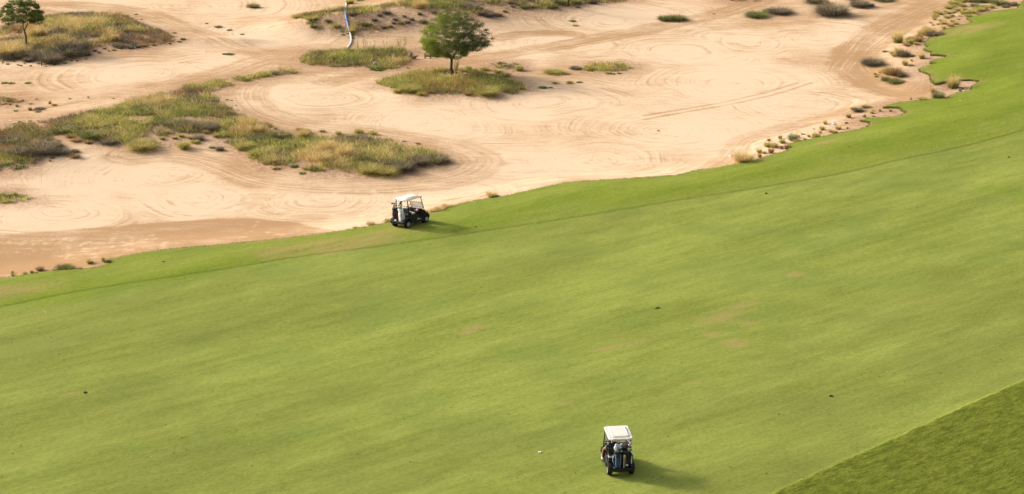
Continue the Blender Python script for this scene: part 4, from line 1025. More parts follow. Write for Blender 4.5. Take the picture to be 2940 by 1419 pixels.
def cart(loc_uv, heading, label, kind):
    """golf cart, x forward, y left; stands on the turf with its tilt"""
    x, y, z = hit(*loc_uv, fair)
    h = math.radians(heading); fx, fy = math.cos(h), math.sin(h)
    F = lambda a, b: gz(x + a * fx - b * fy, y + a * fy + b * fx, lambda p, q: fair(p, q))
    zf, zr, zl, zg = (F(.84, .45) + F(.84, -.45)) / 2, (F(-.83, .45) + F(-.83, -.45)) / 2, (F(.84, .45) + F(-.83, .45)) / 2, (F(.84, -.45) + F(-.83, -.45)) / 2
    xa = Vector((fx * 1.67, fy * 1.67, zf - zr)).normalized(); ya = Vector((-fy * .9, fx * .9, zl - zg)).normalized()
    za = xa.cross(ya).normalized(); ya = za.cross(xa)
    M = Matrix((xa, ya, za)).transposed().to_4x4(); M.translation = Vector((x, y, (zf + zr) / 2 + .012))
    root = empty('golf_cart'); root.matrix_world = M
    tag(root, label, 'golf cart', 'golf carts on the fairway')
    # --- body shell: rear quarters, seat pod, front cowl
    def arch(cx, cz, r, a0, a1, n=9):
        return [(cx + r * math.cos(math.radians(a0 + (a1 - a0) * i / n)), cz + r * math.sin(math.radians(a0 + (a1 - a0) * i / n))) for i in range(n + 1)]
    bm = NEW()
    rear = [(-1.16, .30), (-1.19, .40), (-1.18, .50), (-1.08, .57), (-.90, .62), (-.62, .64), (-.40, .60), (-.28, .52), (-.22, .40), (-.20, .27), (-.50, .27)] + arch(-.83, .235, .30, 8, 172)[0:] + [(-1.14, .27)]
    rear = [(-1.14, .30), (-1.19, .40), (-1.18, .50), (-1.06, .58), (-.86, .63), (-.60, .64), (-.42, .60), (-.30, .52), (-.22, .40), (-.20, .26), (-.50, .26)] + arch(-.83, .25, .31, 5, 175) 
    bm.free()
    for s in (1, -1):
        bm = NEW(); prism(bm, rear, s * .40, s * .615, .03); obj('rear_fender', bm, M_TRIM, root)
    bm = NEW()   # bag deck and bumper
    bx(bm, (-.93, 0, .315), (.50, .82, .05), .01); bx(bm, (-1.185, 0, .365), (.09, 1.12, .17), .035, seg=3)
    bx(bm, (-.66, 0, .38), (.10, .80, .30), .01)
    obj('bag_deck', bm, M_BLACK, root)
    bm = NEW()   # seat pod with glossy sides
    prism(bm, [(-.66, .30), (-.62, .72), (-.50, .76), (-.02, .74), (.04, .70), (.02, .36), (0, .30)], -.585, .585, .03)
    obj('seat_pod', bm, M_BLACK, root)
    bm = NEW()
    bx(bm, (.16, 0, .285), (1.25, 1.10, .06), .012)
    obj('floor', bm, M_FLOOR, root)
    for s in (1, -1):
        bm = NEW(); prism(bm, [(-.32, .20), (-.30, .34), (-.20, .345), (.50, .345), (.60, .36), (.60, .22), (.40, .205)], s * .53, s * .60, .012)
        obj('rocker_panel', bm, M_TRIM, root)
    bm = NEW()   # front cowl
    prism(bm, [(.56, .30), (.50, .60), (.46, .86), (.50, .93), (.60, .93), (.82, .82), (1.05, .66), (1.14, .52), (1.16, .36), (1.10, .28), (1.06, .30), (1.0, .44), (.84, .50), (.70, .44), (.62, .30)], -.44, .44, .05)
    obj('front_cowl', bm, M_BLACK, root)
    bm = NEW()
    fr = [(.56, .30), (.53, .48), (.60, .60), (.78, .63), (.98, .61), (1.10, .52), (1.16, .40), (1.16, .33)] + arch(.84, .25, .29, 12, 168)
    bx(bm, (1.165, 0, .37), (.08, .95, .14), .03); obj('front_bumper', bm, M_TRIM, root)
    for s in (1, -1):
        bm = NEW(); prism(bm, fr, s * .40, s * .60, .03); obj('front_fender', bm, M_TRIM, root)
    bm = NEW()   # dash with side arches
    prism(bm, [(.40, .80), (.40, .93), (.50, .965), (.62, .94), (.62, .80), (.50, .70)], -.53, .53, .03)
    for s in (1, -1): tb(bm, [(.52, s * .54, .34), (.50, s * .55, .55), (.49, s * .55, .75), (.46, s * .53, .90), (.40, s * .48, .955)], [.05, .05, .045, .04, .03], 8)
    obj('dashboard', bm, M_BLACK, root)
    bm = NEW(); bx(bm, (.39, -.10, .80), (.07, .34, .06), .015)
    obj('dash_tray', bm, M_FLOOR, root)
    for s in (1, -1):
        bm = NEW(); lathe(bm, [(.045, 0), (.055, .02), (.05, .035)], (1.10, s * .33, .53), 'X', 12)
        obj('headlight', bm, M_FROST, root)
    # --- seats
    sm = M_SEAT if kind == 'far' else M_DSEAT
    for s in (1, -1):
        bm = NEW(); bx(bm, (-.28, s * .27, .80), (.48, .50, .10), .04, seg=3); obj('seat', bm, sm, root)
        bm = NEW(); bx(bm, (-.575, s * .27, 1.02), (.09, .50, .34), .04, Matrix.Rotation(-.10, 4, 'Y'), 3); obj('backrest', bm, M_DSEAT, root)
    for s in (1, -1):
        bm = NEW(); tb(bm, [(-.50, s * .55, .76), (-.47, s * .56, .95), (-.40, s * .565, .99), (-.15, s * .565, .97), (-.06, s * .56, .90), (-.02, s * .555, .74)], .022, 8)
        obj('hip_restraint', bm, M_BLACK, root)
    # --- posts
    for s in (1, -1):
        bm = NEW(); tb(bm, [(-.64, s * .50, .62), (-.66, s * .50, 1.10), (-.66, s * .48, 1.55), (-.60, s * .46, 1.745)], .030, 8)
        obj('rear_post', bm, M_BLACK, root)
        bm = NEW(); tb(bm, [(.80, s * .52, .66), (.70, s * .525, .98), (.60, s * .51, 1.35), (.50, s * .49, 1.73)], .024, 8)
        obj('front_post', bm, M_BLACK, root)
    bm = NEW(); tb(bm, [(-.67, -.48, 1.30), (-.67, .48, 1.30)], .016, 6); tb(bm, [(-.67, -.50, .96), (-.72, 0, .96), (-.67, .50, .96)], .022, 6)
    obj('bag_rail', bm, M_BLACK, root)
    # --- canopy: pan, raised middle, gutters
    bm = NEW()
    n = 9
    def rr(hx, hy, r, zc, cx=0, droop=.0):
        out = []
        for (qx, qy, a0) in ((1, 1, 0), (-1, 1, 90), (-1, -1, 180), (1, -1, 270)):
            for i in range(n):
                t = math.radians(a0 + 90 * i / (n - 1)); px = qx * (hx - r) + r * math.cos(t); py = qy * (hy - r) + r * math.sin(t)
                out.append(bm.verts.new((cx + px, py, zc - droop * (px / hx) ** 2)))
        return out
    cx = -.10
    rings = [rr(.72, .47, .14, 1.735, cx, .05), rr(.785, .555, .16, 1.725, cx, .05), rr(.795, .565, .17, 1.765, cx, .05), rr(.76, .53, .16, 1.80, cx, .05), rr(.65, .44, .12, 1.795, cx, .05), rr(.625, .42, .12, 1.770 + .03, cx, .05),
             rr(.60, .395, .12, 1.838, cx, .05), rr(.54, .35, .12, 1.855, cx, .045)]
    for a, b in zip(rings[:-1], rings[1:]):
        for k in range(len(a)): bm.faces.new((a[k], a[(k + 1) % len(a)], b[(k + 1) % len(a)], b[k]))
    bm.faces.new(rings[-1]); bm.faces.new(rings[0][::-1])
    bmesh.ops.recalc_face_normals(bm, faces=bm.faces[:])
    roof = obj('roof', bm, M_ROOF, root)
    for s in (1, -1):
        for cxx in (-.58, -.40, .12):
            bm = NEW(); bx(bm, (cxx, s * .465, 1.803), (.05, .075, .03), .008); obj('gutter_clip', bm, M_ROOF, roof)
        bm = NEW(); bx(bm, (-.87, s * .34, 1.745), (.07, .13, .055), .015)
        obj('roof_bracket', bm, M_ROOF, roof)
    # --- windscreen: lower pane between the posts
    bm = NEW()
    a = [(.79, .70, .985), (.645, .655, 1.335)]
    def pane(x0, z0, x1, z1, hw0, hw1, th):
        vs = [bm.verts.new(p) for p in [(x0, -hw0, z0), (x0, hw0, z0), (x1, hw1, z1), (x1, -hw1, z1), (x0 + th, -hw0, z0), (x0 + th, hw0, z0), (x1 + th, hw1, z1), (x1 + th, -hw1, z1)]]
        for f in ((0, 1, 2, 3), (7, 6, 5, 4), (0, 4, 5, 1), (3, 2, 6, 7), (0, 3, 7, 4), (1, 5, 6, 2)): bm.faces.new([vs[i] for i in f])
    pane(.715, 1.00, .635, 1.32, .49, .475, .008)
    ws = obj('windscreen', bm, M_GLASS, root)
    bm = NEW(); pane(.735, .93, .716, 1.00, .49, .49, .012); pane(.634, 1.32, .630, 1.335, .475, .475, .012)
    obj('windscreen_trim', bm, M_FROST, ws)
    for s in (1, -1):
        bm = NEW(); lathe(bm, [(.022, -.012), (.022, .012)], (.722, s * .44, .965), 'X', 10); obj('pane_clip', bm, M_BLACK, ws)
    bm = NEW(); bx(bm, (.53, -.50, 1.60), (.05, .03, .07), .01); obj('pane_latch', bm, M_BLACK, root)
    bm = NEW(); bx(bm, (.20, -.44, 1.715), (.07, .05, .03), .008)
    obj('pane_latch', bm, M_BLACK, root)
    # --- steering
    bm = NEW(); tb(bm, [(.46, .27, .84), (.25, .27, 1.02)], .02, 8)
    st = obj('steering_column', bm, M_BLACK, root)
    bm = NEW(); R = Matrix.Rotation(-.86, 4, 'Y')
    ring = [Vector((.22, .27, 1.04)) + R @ Vector((.17 * math.cos(t), .17 * math.sin(t), 0)) for t in np.linspace(0, 2 * math.pi, 19)]
    tb(bm, ring, .014, 6, cap=False)
    for t in (0, 2.1, 4.2): tb(bm, [Vector((.22, .27, 1.04)), Vector((.22, .27, 1.04)) + R @ Vector((.17 * math.cos(t), .17 * math.sin(t), 0))], .012, 6)
    obj('steering_wheel', bm, M_BLACK, st)
    bm = NEW(); bx(bm, (.235, .27, 1.06), (.02, .10, .08), .008, R); obj('scorecard_clip', bm, M_FROST, st)
    # --- wheels
    for (wx, wy) in ((-.83, .50), (-.83, -.50), (.84, .50), (.84, -.50)):
        s = 1 if wy > 0 else -1
        wh = empty('wheel'); wh.parent = root; wh.location = (wx, wy, .232)
        bm = NEW(); lathe(bm, [(.13, -.10), (.20, -.105), (.226, -.085), (.232, -.04), (.232, .04), (.226, .085), (.20, .105), (.13, .10)], (0, 0, 0), 'Y', 28)
        obj('tyre', bm, M_TYRE, wh, True)
        bm = NEW(); lathe(bm, [(.135, .085 * s), (.135, .108 * s), (.118, .110 * s), (.108, .085 * s), (.035, .075 * s), (.035, .112 * s), (.001, .114 * s)], (0, 0, 0), 'Y', 24)
        for k in range(8):
            t = k * math.pi / 4
            bx(bm, (.072 * math.cos(t), .092 * s, .072 * math.sin(t)), (.075, .022, .030), .004, Matrix.Rotation(-t, 4, 'Y'))
        obj('rim', bm, M_RIM, wh)
    bm = NEW(); tb(bm, [(-.83, -.42, .23), (-.83, .42, .23)], .045, 8); tb(bm, [(.84, -.42, .23), (.84, .42, .23)], .03, 8); bx(bm, (-.80, 0, .26), (.26, .30, .20), .03)
    for s in (1, -1): bx(bm, (0, s * .30, .25), (2.0, .05, .06))
    obj('chassis', bm, M_TRIM, root)
    # --- screen hung under the back of the roof, small rear boxes, little crest
    bm = NEW(); bx(bm, (-.86, -.02 if kind == 'far' else -.08, 1.655), (.03, .22, .13), .01); obj('hanging_screen', bm, M_FROST, root)
    bm = NEW(); bx(bm, (.0215 + .015, -.59, .56), (.001, .001, .001)); bm.free()
    bm = NEW(); lathe(bm, [(.024, -.592), (.024, -.589)], (-.22, 0, .56), 'Y', 10); obj('crest', bm, M_ORANGE, root)
    return root, M

def put(o, M, loc, rot=None):
    T = Matrix.Translation(loc)
    if rot is not None: T = T @ rot
    o.matrix_world = M @ T
    return o

def golf_bag(M, loc, rot, body, trim, pocket, label, kind):
    t = empty('golf_bag'); put(t, M, loc, rot); tag(t, label, 'golf bag', 'golf bags strapped to the carts')
    bm = NEW(); lathe(bm, [(.115, .0), (.125, .03), (.118, .06), (.125, .30), (.135, .60), (.128, .78), (.135, .84), (.12, .845), (.115, .74)], (0, 0, 0), 'Z', 22, .95, 1.08)
    obj('bag_body', bm, body, t, True)
    bm = NEW(); lathe(bm, [(.122, 0), (.134, .01), (.134, .055), (.124, .065)], (0, 0, 0), 'Z', 22, .97, 1.1); obj('base_ring', bm, trim[1], t)
    bm = NEW(); lathe(bm, [(.133, .795), (.146, .80), (.150, .85), (.138, .875), (.130, .845)], (0, 0, 0), 'Z', 22, .97, 1.1); obj('collar', bm, trim[0], t)
    bm = NEW(); bx(bm, (-.125, 0, .36), (.09, .17, .50), .035, seg=3); obj('front_pocket', bm, pocket, t)
    bm = NEW(); bx(bm, (-.145, 0, .235), (.075, .15, .20), .03, seg=3); obj('ball_pocket', bm, pocket, t)
    for s in (1, -1):
        bm = NEW(); tb(bm, [(-.10, s * .095, .08), (-.115, s * .10, .35), (-.10, s * .10, .62), (-.08, s * .10, .77)], .008, 6); obj('piping', bm, trim[2], t)
        bm = NEW(); bx(bm, (.01, s * .135, .38), (.15, .07, .46), .03, seg=2); obj('side_pocket', bm, body if kind != 'white' else M_LGREY, t)
    bm = NEW(); tb(bm, [(-.02, .14, .74), (-.03, .20, .60), (-.02, .20, .42), (0, .15, .26)], .014, 6); obj('strap', bm, trim[2], t)
    if kind == 'white':
        bm = NEW()
        for a in ((-.010, .0), (.010, .0)): pass
        vs = [bm.verts.new(p) for p in ((-.1715, -.022, .545), (-.1715, .0, .600), (-.1715, .024, .545), (-.1715, .010, .560), (-.1715, -.002, .575), (-.1715, -.010, .556))]
        bm.faces.new(vs); obj('bag_mark', bm, M_INK, t)
    return t

HEADS = {}
def club_mesh(kind):
    if kind in HEADS: return HEADS[kind]
    bm = NEW()
    n0 = 0
    tb(bm, [(0, 0, -.62), (0, 0, .0)], [.006, .0055], 6)
    for f in bm.faces: f.material_index = 0
    n0 = len(bm.faces)
    if kind == 'driver':      # wood head: rounded pear
        r = bmesh.ops.create_uvsphere(bm, u_segments=12, v_segments=8, radius=1.0)
        bmesh.ops.transform(bm, matrix=Matrix.Translation((-.045, .02, .015)) @ Matrix.Diagonal((.062, .056, .034, 1)), verts=r['verts'])
    elif kind == 'iron':      # blade
        prism(bm, [(.008, -.03), (-.03, -.012), (-.082, .025), (-.078, .052), (-.05, .05), (-.012, .012), (.010, .012)], -.010, .012, .003)
    elif kind == 'cover':     # knitted head cover
        lathe(bm, [(.020, -.10), (.030, -.05), (.046, .02), (.050, .07), (.030, .115), (.01, .125)], (0, 0, 0), 'Z', 12)
    else:                      # putter
        bx(bm, (-.04, 0, .012), (.10, .03, .025), .006)
    hv_ = {v for i, f in enumerate(bm.faces) if i >= n0 for v in f.verts}
    for v in hv_: v.co *= 1.35
    for i, f in enumerate(bm.faces): f.material_index = 0 if i < n0 else 1
    bm.faces.ensure_lookup_table()
    me = bpy.data.meshes.new('golf_club')
    for f in bm.faces: f.smooth = kind in ('driver', 'cover')
    bm.to_mesh(me); bm.free()
    HEADS[kind] = me
    return me
HM = {}
def clubs(M, T, rows, label, group, seed):
    rr = random.Random(seed)
    for i, (kd, px, py, h, tilt, az, mk) in enumerate(rows):
        base_me = club_mesh(kd)
        key = (kd, mk)
        if key not in HM:
            me = base_me.copy(); me.name = 'golf_club'
            me.materials.append(M_SHAFT); me.materials.append({'s': M_STEEL, 'b': M_HEADBLK, 'w': M_WHITE, 'g': M_LGREY, 'n': M_NAVY, 'r': M_RED}[mk])
            HM[key] = me
        o = bpy.data.objects.new('golf_club', HM[key]); C.objects.link(o)
        R = Matrix.Rotation(az, 4, 'Z') @ Matrix.Rotation(tilt, 4, 'Y')
        o.matrix_world = M @ T @ Matrix.Translation((px, py, .90 + h * 1.15)) @ R @ Matrix.Rotation(rr.uniform(0, 6.28), 4, 'Z')
        tag(o, label, 'golf club', group)

# ================= far cart (parked, empty)
CF, MF = cart((1179, 645), 50, 'parked black golf cart with ivory roof at the fairway edge, nobody aboard', 'far')
R0 = Matrix.Rotation(-.10, 4, 'Y')
T1 = Matrix.Translation((-.98, -.24, .345)) @ R0 @ Matrix.Diagonal((1.15, 1.22, 1.04, 1))
b1 = golf_bag(MF, (0, 0, 0), None, M_WHITE, (M_WHITE, M_WHITE, M_INK), M_WHITE, 'white golf bag with black piping on the back of the parked cart', 'white'); b1.matrix_world = MF @ T1
T2 = Matrix.Translation((-.98, .24, .345)) @ R0 @ Matrix.Rotation(.3, 4, 'Z') @ Matrix.Diagonal((1.12, 1.12, 1.0, 1))
b2 = golf_bag(MF, (0, 0, 0), None, M_NAVY, (M_BFAB, M_RED, M_RED), M_BFAB, 'dark navy golf bag with red trim beside the white bag', 'navy'); b2.matrix_world = MF @ T2
clubs(MF, T1, [('iron', -.07, .05, .02, .25, 2.5, 's'), ('iron', -.05, -.06, .02, .25, 4.2, 'b'), ('iron', .02, -.08, .03, .2, 5.2, 's'), ('iron', .03, .02, .10, .06, 1, 'b'), ('iron', -.04, -.03, .06, .1, 2, 's'), ('iron', .04, -.05, .12, .12, 3, 'b'), ('driver', -.02, .05, .20, .08, 2.5, 'b'), ('driver', .05, -.03, .30, .10, 5, 'b'),
               ('iron', .06, .06, .09, .15, .5, 'r'), ('putter', -.06, .02, .05, .1, 4, 's'), ('iron', 0, -.08, .07, .2, 5, 's'), ('driver', .02, .0, .24, .05, 1, 'b')],
      'club head standing out of the white bag on the parked cart', 'clubs in the white golf bag', 3)
clubs(MF, T2, [('iron', -.08, .0, .0, .3, 3.1, 's'), ('iron', -.06, -.06, .03, .25, 3.9, 'b'), ('driver', -.03, .03, .26, .10, 3.2, 'b'), ('cover', .03, .02, .18, .05, 2, 'w'), ('iron', -.06, .05, .10, .25, 2.9, 's'), ('iron', -.05, 0, .08, .2, 3.4, 's'), ('driver', -.02, -.05, .22, .12, 4.4, 'g'),
               ('iron', .05, -.04, .12, .1, 5.5, 's'), ('putter', -.07, -.02, .04, .2, 3.8, 's'), ('iron', 0, .07, .12, .18, 1.6, 's')],
      'club head standing out of the navy bag on the parked cart', 'clubs in the navy golf bag', 4)
# head cover hanging low on the navy bag
bm = NEW(); lathe(bm, [(.02, -.06), (.055, -.02), (.06, .03), (.04, .06), (.01, .07)], (0, 0, 0), 'Z', 14)
o = obj('head_cover', bm, M_WHITE, None, True); put(o, MF, (-1.17, .14, .50), Matrix.Rotation(1.2, 4, 'Y')); tag(o, 'white club head cover hanging low on the navy golf bag', 'head cover')
# parcel on the front seat ledge
M_PARC, nt_, p_ = mat_new('orange_and_lilac_wrap'); b_ = NB(nt_)
sx_ = b_.n('ShaderNodeSeparateXYZ'); b_.link(b_.n('ShaderNodeTexCoord').outputs['Object'], sx_.inputs[0])
zn_ = b_.math('ADD', sx_.outputs[2], b_.math('MULTIPLY', b_.noise(b_.n('ShaderNodeTexCoord').outputs['Object'], 14, 2), .06))
b_.link(b_.mix(b_.rng(zn_, .02, .04), (.80, .20, .02), (.62, .58, .72)), p_.inputs['Base Color'])
bm = NEW(); r_ = bmesh.ops.create_uvsphere(bm, u_segments=14, v_segments=9, radius=1.0)
for v_ in r_['verts']: v_.co = Vector((v_.co.x * .075, v_.co.y * .085, v_.co.z * .105)) * (1 + .12 * math.sin(v_.co.x * 5 + v_.co.z * 7))
o = obj('snack_bag', bm, M_PARC, None, True); put(o, MF, (.35, -.30, .86)); tag(o, 'orange and lilac bag on the dash of the parked cart', 'bag')
bm = NEW(); r_ = bmesh.ops.create_icosphere(bm, subdivisions=2, radius=.0235)
o = obj('golf_ball', bm, M_WHITE, None, True); put(o, MF, (.38, -.08, .855)); tag(o, 'white golf ball in the dash tray of the parked cart', 'golf ball')
# sand bottles in holders on the rear posts
M_BOTTLE = simple('pale_green_plastic', (.42, .55, .54), .35, var=.04)
def bottle(M, loc, label):
    t = empty('sand_bottle'); put(t, M, loc); tag(t, label, 'bottle')
    bm = NEW(); lathe(bm, [(.045, 0), (.05, .02), (.05, .15), (.035, .20), (.018, .23)], (0, 0, 0), 'Z', 14); obj('bottle_body', bm, M_BOTTLE, t, True)
    bm = NEW(); lathe(bm, [(.02, .23), (.022, .27), (.008, .30)], (0, 0, 0), 'Z', 10); obj('bottle_cap', bm, M_FROST, t)
bottle(MF, (-.55, -.40, 1.20), 'pale green sand bottle behind the seat of the parked cart')
bm = NEW(); bx(bm, (0, 0, 0), (.14, .16, .16), .01)
for k_ in range(4): bx(bm, (0, -.083, -.05 + k_ * .035), (.12, .006, .012))
o = obj('basket', bm, M_TRIM, CF); o.location = (-.50, -.45, .84)

# ================= near cart (moving away with two people)
CN, MN = cart((1772, 1341), 97, 'moving black golf cart carrying two golfers, seen from behind with a full ivory roof', 'near')
R1 = Matrix.Rotation(-.08, 4, 'Y')
T3 = Matrix.Translation((-.98, .17, .345)) @ R1 @ Matrix.Diagonal((1.15, 1.15, 1.0, 1))
b3 = golf_bag(MN, (0, 0, 0), None, M_NAVY, (M_BFAB, M_LGREY, M_LGREY), M_BLUE, 'navy and blue golf bag with pale piping on the back of the occupied cart', 'blue'); b3.matrix_world = MN @ T3
T4 = Matrix.Translation((-.98, -.24, .345)) @ R1 @ Matrix.Rotation(-.15, 4, 'Z') @ Matrix.Diagonal((1.15, 1.15, 1.0, 1))
b4 = golf_bag(MN, (0, 0, 0), None, M_BFAB, (M_BFAB, M_BFAB, M_BFAB), M_BFAB, 'black golf bag with a cream lettered panel on the back of the occupied cart', 'black'); b4.matrix_world = MN @ T4
# cream panel with lettering, copper strip, pale badge
bm = NEW(); prism(bm, [(-.150, .08), (-.158, .30), (-.158, .62), (-.150, .76), (-.138, .76), (-.138, .08)], .055, .125, .008)
pn = obj('cream_panel', bm, M_CREAM, b4)
bm = NEW(); tb(bm, [(-.165, .045, .16), (-.185, .035, .40), (-.165, .045, .70)], .014, 6); obj('copper_strip', bm, M_ORANGE, b4)
bm = NEW(); prism(bm, [(-.1895, .235), (-.192, .29), (-.186, .31), (-.180, .235)], -.065, .025, .004); bd = obj('pale_badge', bm, M_CREAM, b4)
def lettering(txt, size, parent, Mx, mat):
    cu = bpy.data.curves.new('lettering', 'FONT'); cu.body = txt; cu.size = size; cu.align_x = 'CENTER'; cu.align_y = 'CENTER'; cu.extrude = .0008; cu.shear = .25
    to = bpy.data.objects.new('lettering_tmp', cu); C.objects.link(to)
    bpy.context.view_layer.update()
    me = bpy.data.meshes.new_from_object(to.evaluated_get(bpy.context.evaluated_depsgraph_get()))
    bpy.data.objects.remove(to); me.materials.clear(); me.materials.append(mat)
    o = bpy.data.objects.new('lettering', me); C.objects.link(o); o.parent = parent; o.matrix_local = Mx
# face -x, reading downwards
RL = Matrix(((0, 0, -1, 0), (0, 1, 0, 0), (1, 0, 0, 0), (0, 0, 0, 1)))
RL = Matrix(((0, 0, -1), (0, 1, 0), (1, 0, 0))).to_4x4()
RL = Matrix(((0, 0, -1), (0, -1, 0), (-1, 0, 0))).to_4x4() if False else Matrix(((0, 0, -1), (0, 1, 0), (1, 0, 0))).to_4x4()
lettering('TaylorMade', .092, pn, Matrix.Translation((-.1605, .090, .42)) @ RL @ Matrix.Rotation(math.pi, 4, 'Z') if False else Matrix.Translation((-.1605, .090, .42)) @ Matrix(((0, 0, -1), (0, 1, 0), (1, 0, 0))).to_4x4(), M_INK)
clubs(MN, T3, [('iron', -.06, -.05, .0, .28, 4.0, 's'), ('iron', -.04, -.08, .02, .3, 4.6, 's'), ('driver', -.07, -.02, .06, .3, 3.8, 'b'), ('putter', -.07, .04, -.02, .3, 2.8, 's'), ('cover', .02, .06, .16, .1, 1.5, 'g'), ('driver', -.02, .02, .18, .1, 3, 's'), ('driver', .03, -.06, .22, .12, 5, 'g'), ('cover', -.05, .10, .10, .15, 1.7, 'w'), ('iron', -.03, -.06, .10, .2, 4.4, 's'),
               ('iron', .02, -.10, .08, .22, 4.8, 's'), ('iron', -.06, -.02, .05, .2, 3.5, 's'), ('putter', .05, .02, .10, .1, 1, 's'), ('iron', -.05, .05, .05, .2, 2.6, 's'), ('iron', .0, .0, .06, .1, 1.6, 's')],
      'club head standing out of the navy and blue bag', 'clubs in the blue golf bag', 5)
clubs(MN, T4, [('driver', .03, -.12, .28, .30, 4.7, 'g'), ('driver', .0, -.09, .20, .32, 4.5, 's'), ('iron', -.03, -.10, .12, .3, 4.4, 's'), ('iron', .04, -.11, .08, .3, 4.8, 's'), ('iron', -.05, -.11, .05, .32, 4.5, 's'),
               ('putter', .03, -.09, .05, .3, 4.7, 'b'), ('iron', -.02, -.13, .0, .35, 4.6, 's'), ('iron', .02, -.12, .15, .32, 4.6, 'b'), ('iron', .0, -.13, -.03, .38, 4.7, 'w'), ('driver', -.02, -.08, .02, .2, 4.2, 'b')],
      'club head standing out of the black bag', 'clubs in the black golf bag', 6)
# side cool boxes of the near cart
def cool_box(loc, label, lid):
    t = empty('cool_box'); put(t, MN, loc); tag(t, label, 'cool box', 'cool boxes on the occupied cart')
    bm = NEW(); bx(bm, (0, 0, .11), (.22, .20, .22), .02); obj('box_body', bm, M_BFAB, t)
    bm = NEW(); bx(bm, (0, 0, .235), (.24, .22, .035), .012); ld = obj('lid', bm, lid, t)
    bm = NEW(); bx(bm, (0, 0, .2545), (.16, .15, .006)); obj('lid_inset', bm, M_TRIM, ld)
cool_box((-.80, .46, .645), 'black cool box with pale rimmed lid on the cart\'s left fender', M_LGREY)
cool_box((-.80, -.47, .645), 'black cool box with dark lid on the cart\'s right fender', M_TRIM)
bm = NEW(); vs_ = [(-1.03, -.48, .95), (-1.05, -.46, .75), (-1.03, -.47, .55), (-1.04, -.46, .40)]
tb(bm, vs_, [.02, .028, .024, .012], 6); o = obj('towel', bm, M_WHITE); o.matrix_world = MN.copy(); tag(o, 'thin white towel hanging beside the black golf bag', 'towel')

# ---------------------------------------------------------------- people
def skin_obj(name, verts, edges, radii, mat, parent=None, sub=1, root=0):
    me = bpy.data.meshes.new(name); me.from_pydata(verts, edges, []); me.update()
    o = bpy.data.objects.new(name, me); C.objects.link(o)
    if parent: o.parent = parent
    o.modifiers.new('skin', 'SKIN')
    if not me.skin_vertices: 
        bm = bmesh.new(); bm.from_mesh(me); bm.verts.layers.skin.verify(); bm.to_mesh(me); bm.free()
    for i, r in enumerate(radii):
        sv = me.skin_vertices[0].data[i]; sv.radius = r if isinstance(r, tuple) else (r, r); sv.use_root = (i == root)
    sm_ = o.modifiers.new('sub', 'SUBSURF'); sm_.levels = sub; sm_.render_levels = sub
    me.materials.append(mat)
    # bake so that the part is plain geometry
    bpy.context.view_layer.update()
    m2 = bpy.data.meshes.new_from_object(o.evaluated_get(bpy.context.evaluated_depsgraph_get()))
    o.modifiers.clear(); o.data = m2; m2.name = name
    m2.materials.clear(); m2.materials.append(mat)
    m2.polygons.foreach_set('use_smooth', [True] * len(m2.polygons))
    return o
def chain(V, E, R, start, pts, rad):
    i = start
    for p, r in zip(pts, rad):
        V.append(p); R.append(r); E.append((i, len(V) - 1)); i = len(V) - 1
    return i
def hand(V, E, R, wrist, d, side):
    """palm and five bent fingers from the wrist vertex along d"""
    w_ = Vector(V[wrist]); d = Vector(d).normalized(); s = Vector(side).normalized(); n = d.cross(s)
    palm = w_ + d * .045; V.append(tuple(palm)); R.append((.034, .018)); E.append((wrist, len(V) - 1)); pi_ = len(V) - 1
    for k, (o_, L) in enumerate(((-.028, .060), (-.010, .075), (.009, .070), (.026, .055))):
        b_ = palm + s * o_ + d * .03
        chain(V, E, R, pi_, [tuple(b_), tuple(b_ + d * L * .5 - n * .012), tuple(b_ + d * L * .7 - n * .04)], [.010, .009, .008])
    b_ = palm - s * .034 - d * .015
    chain(V, E, R, pi_, [tuple(b_), tuple(b_ - s * .02 + d * .03 - n * .01), tuple(b_ - s * .018 + d * .055 - n * .025)], [.012, .010, .008])
def head_mesh(parent, loc, yaw, hairmat, bald, label=None):
    pass
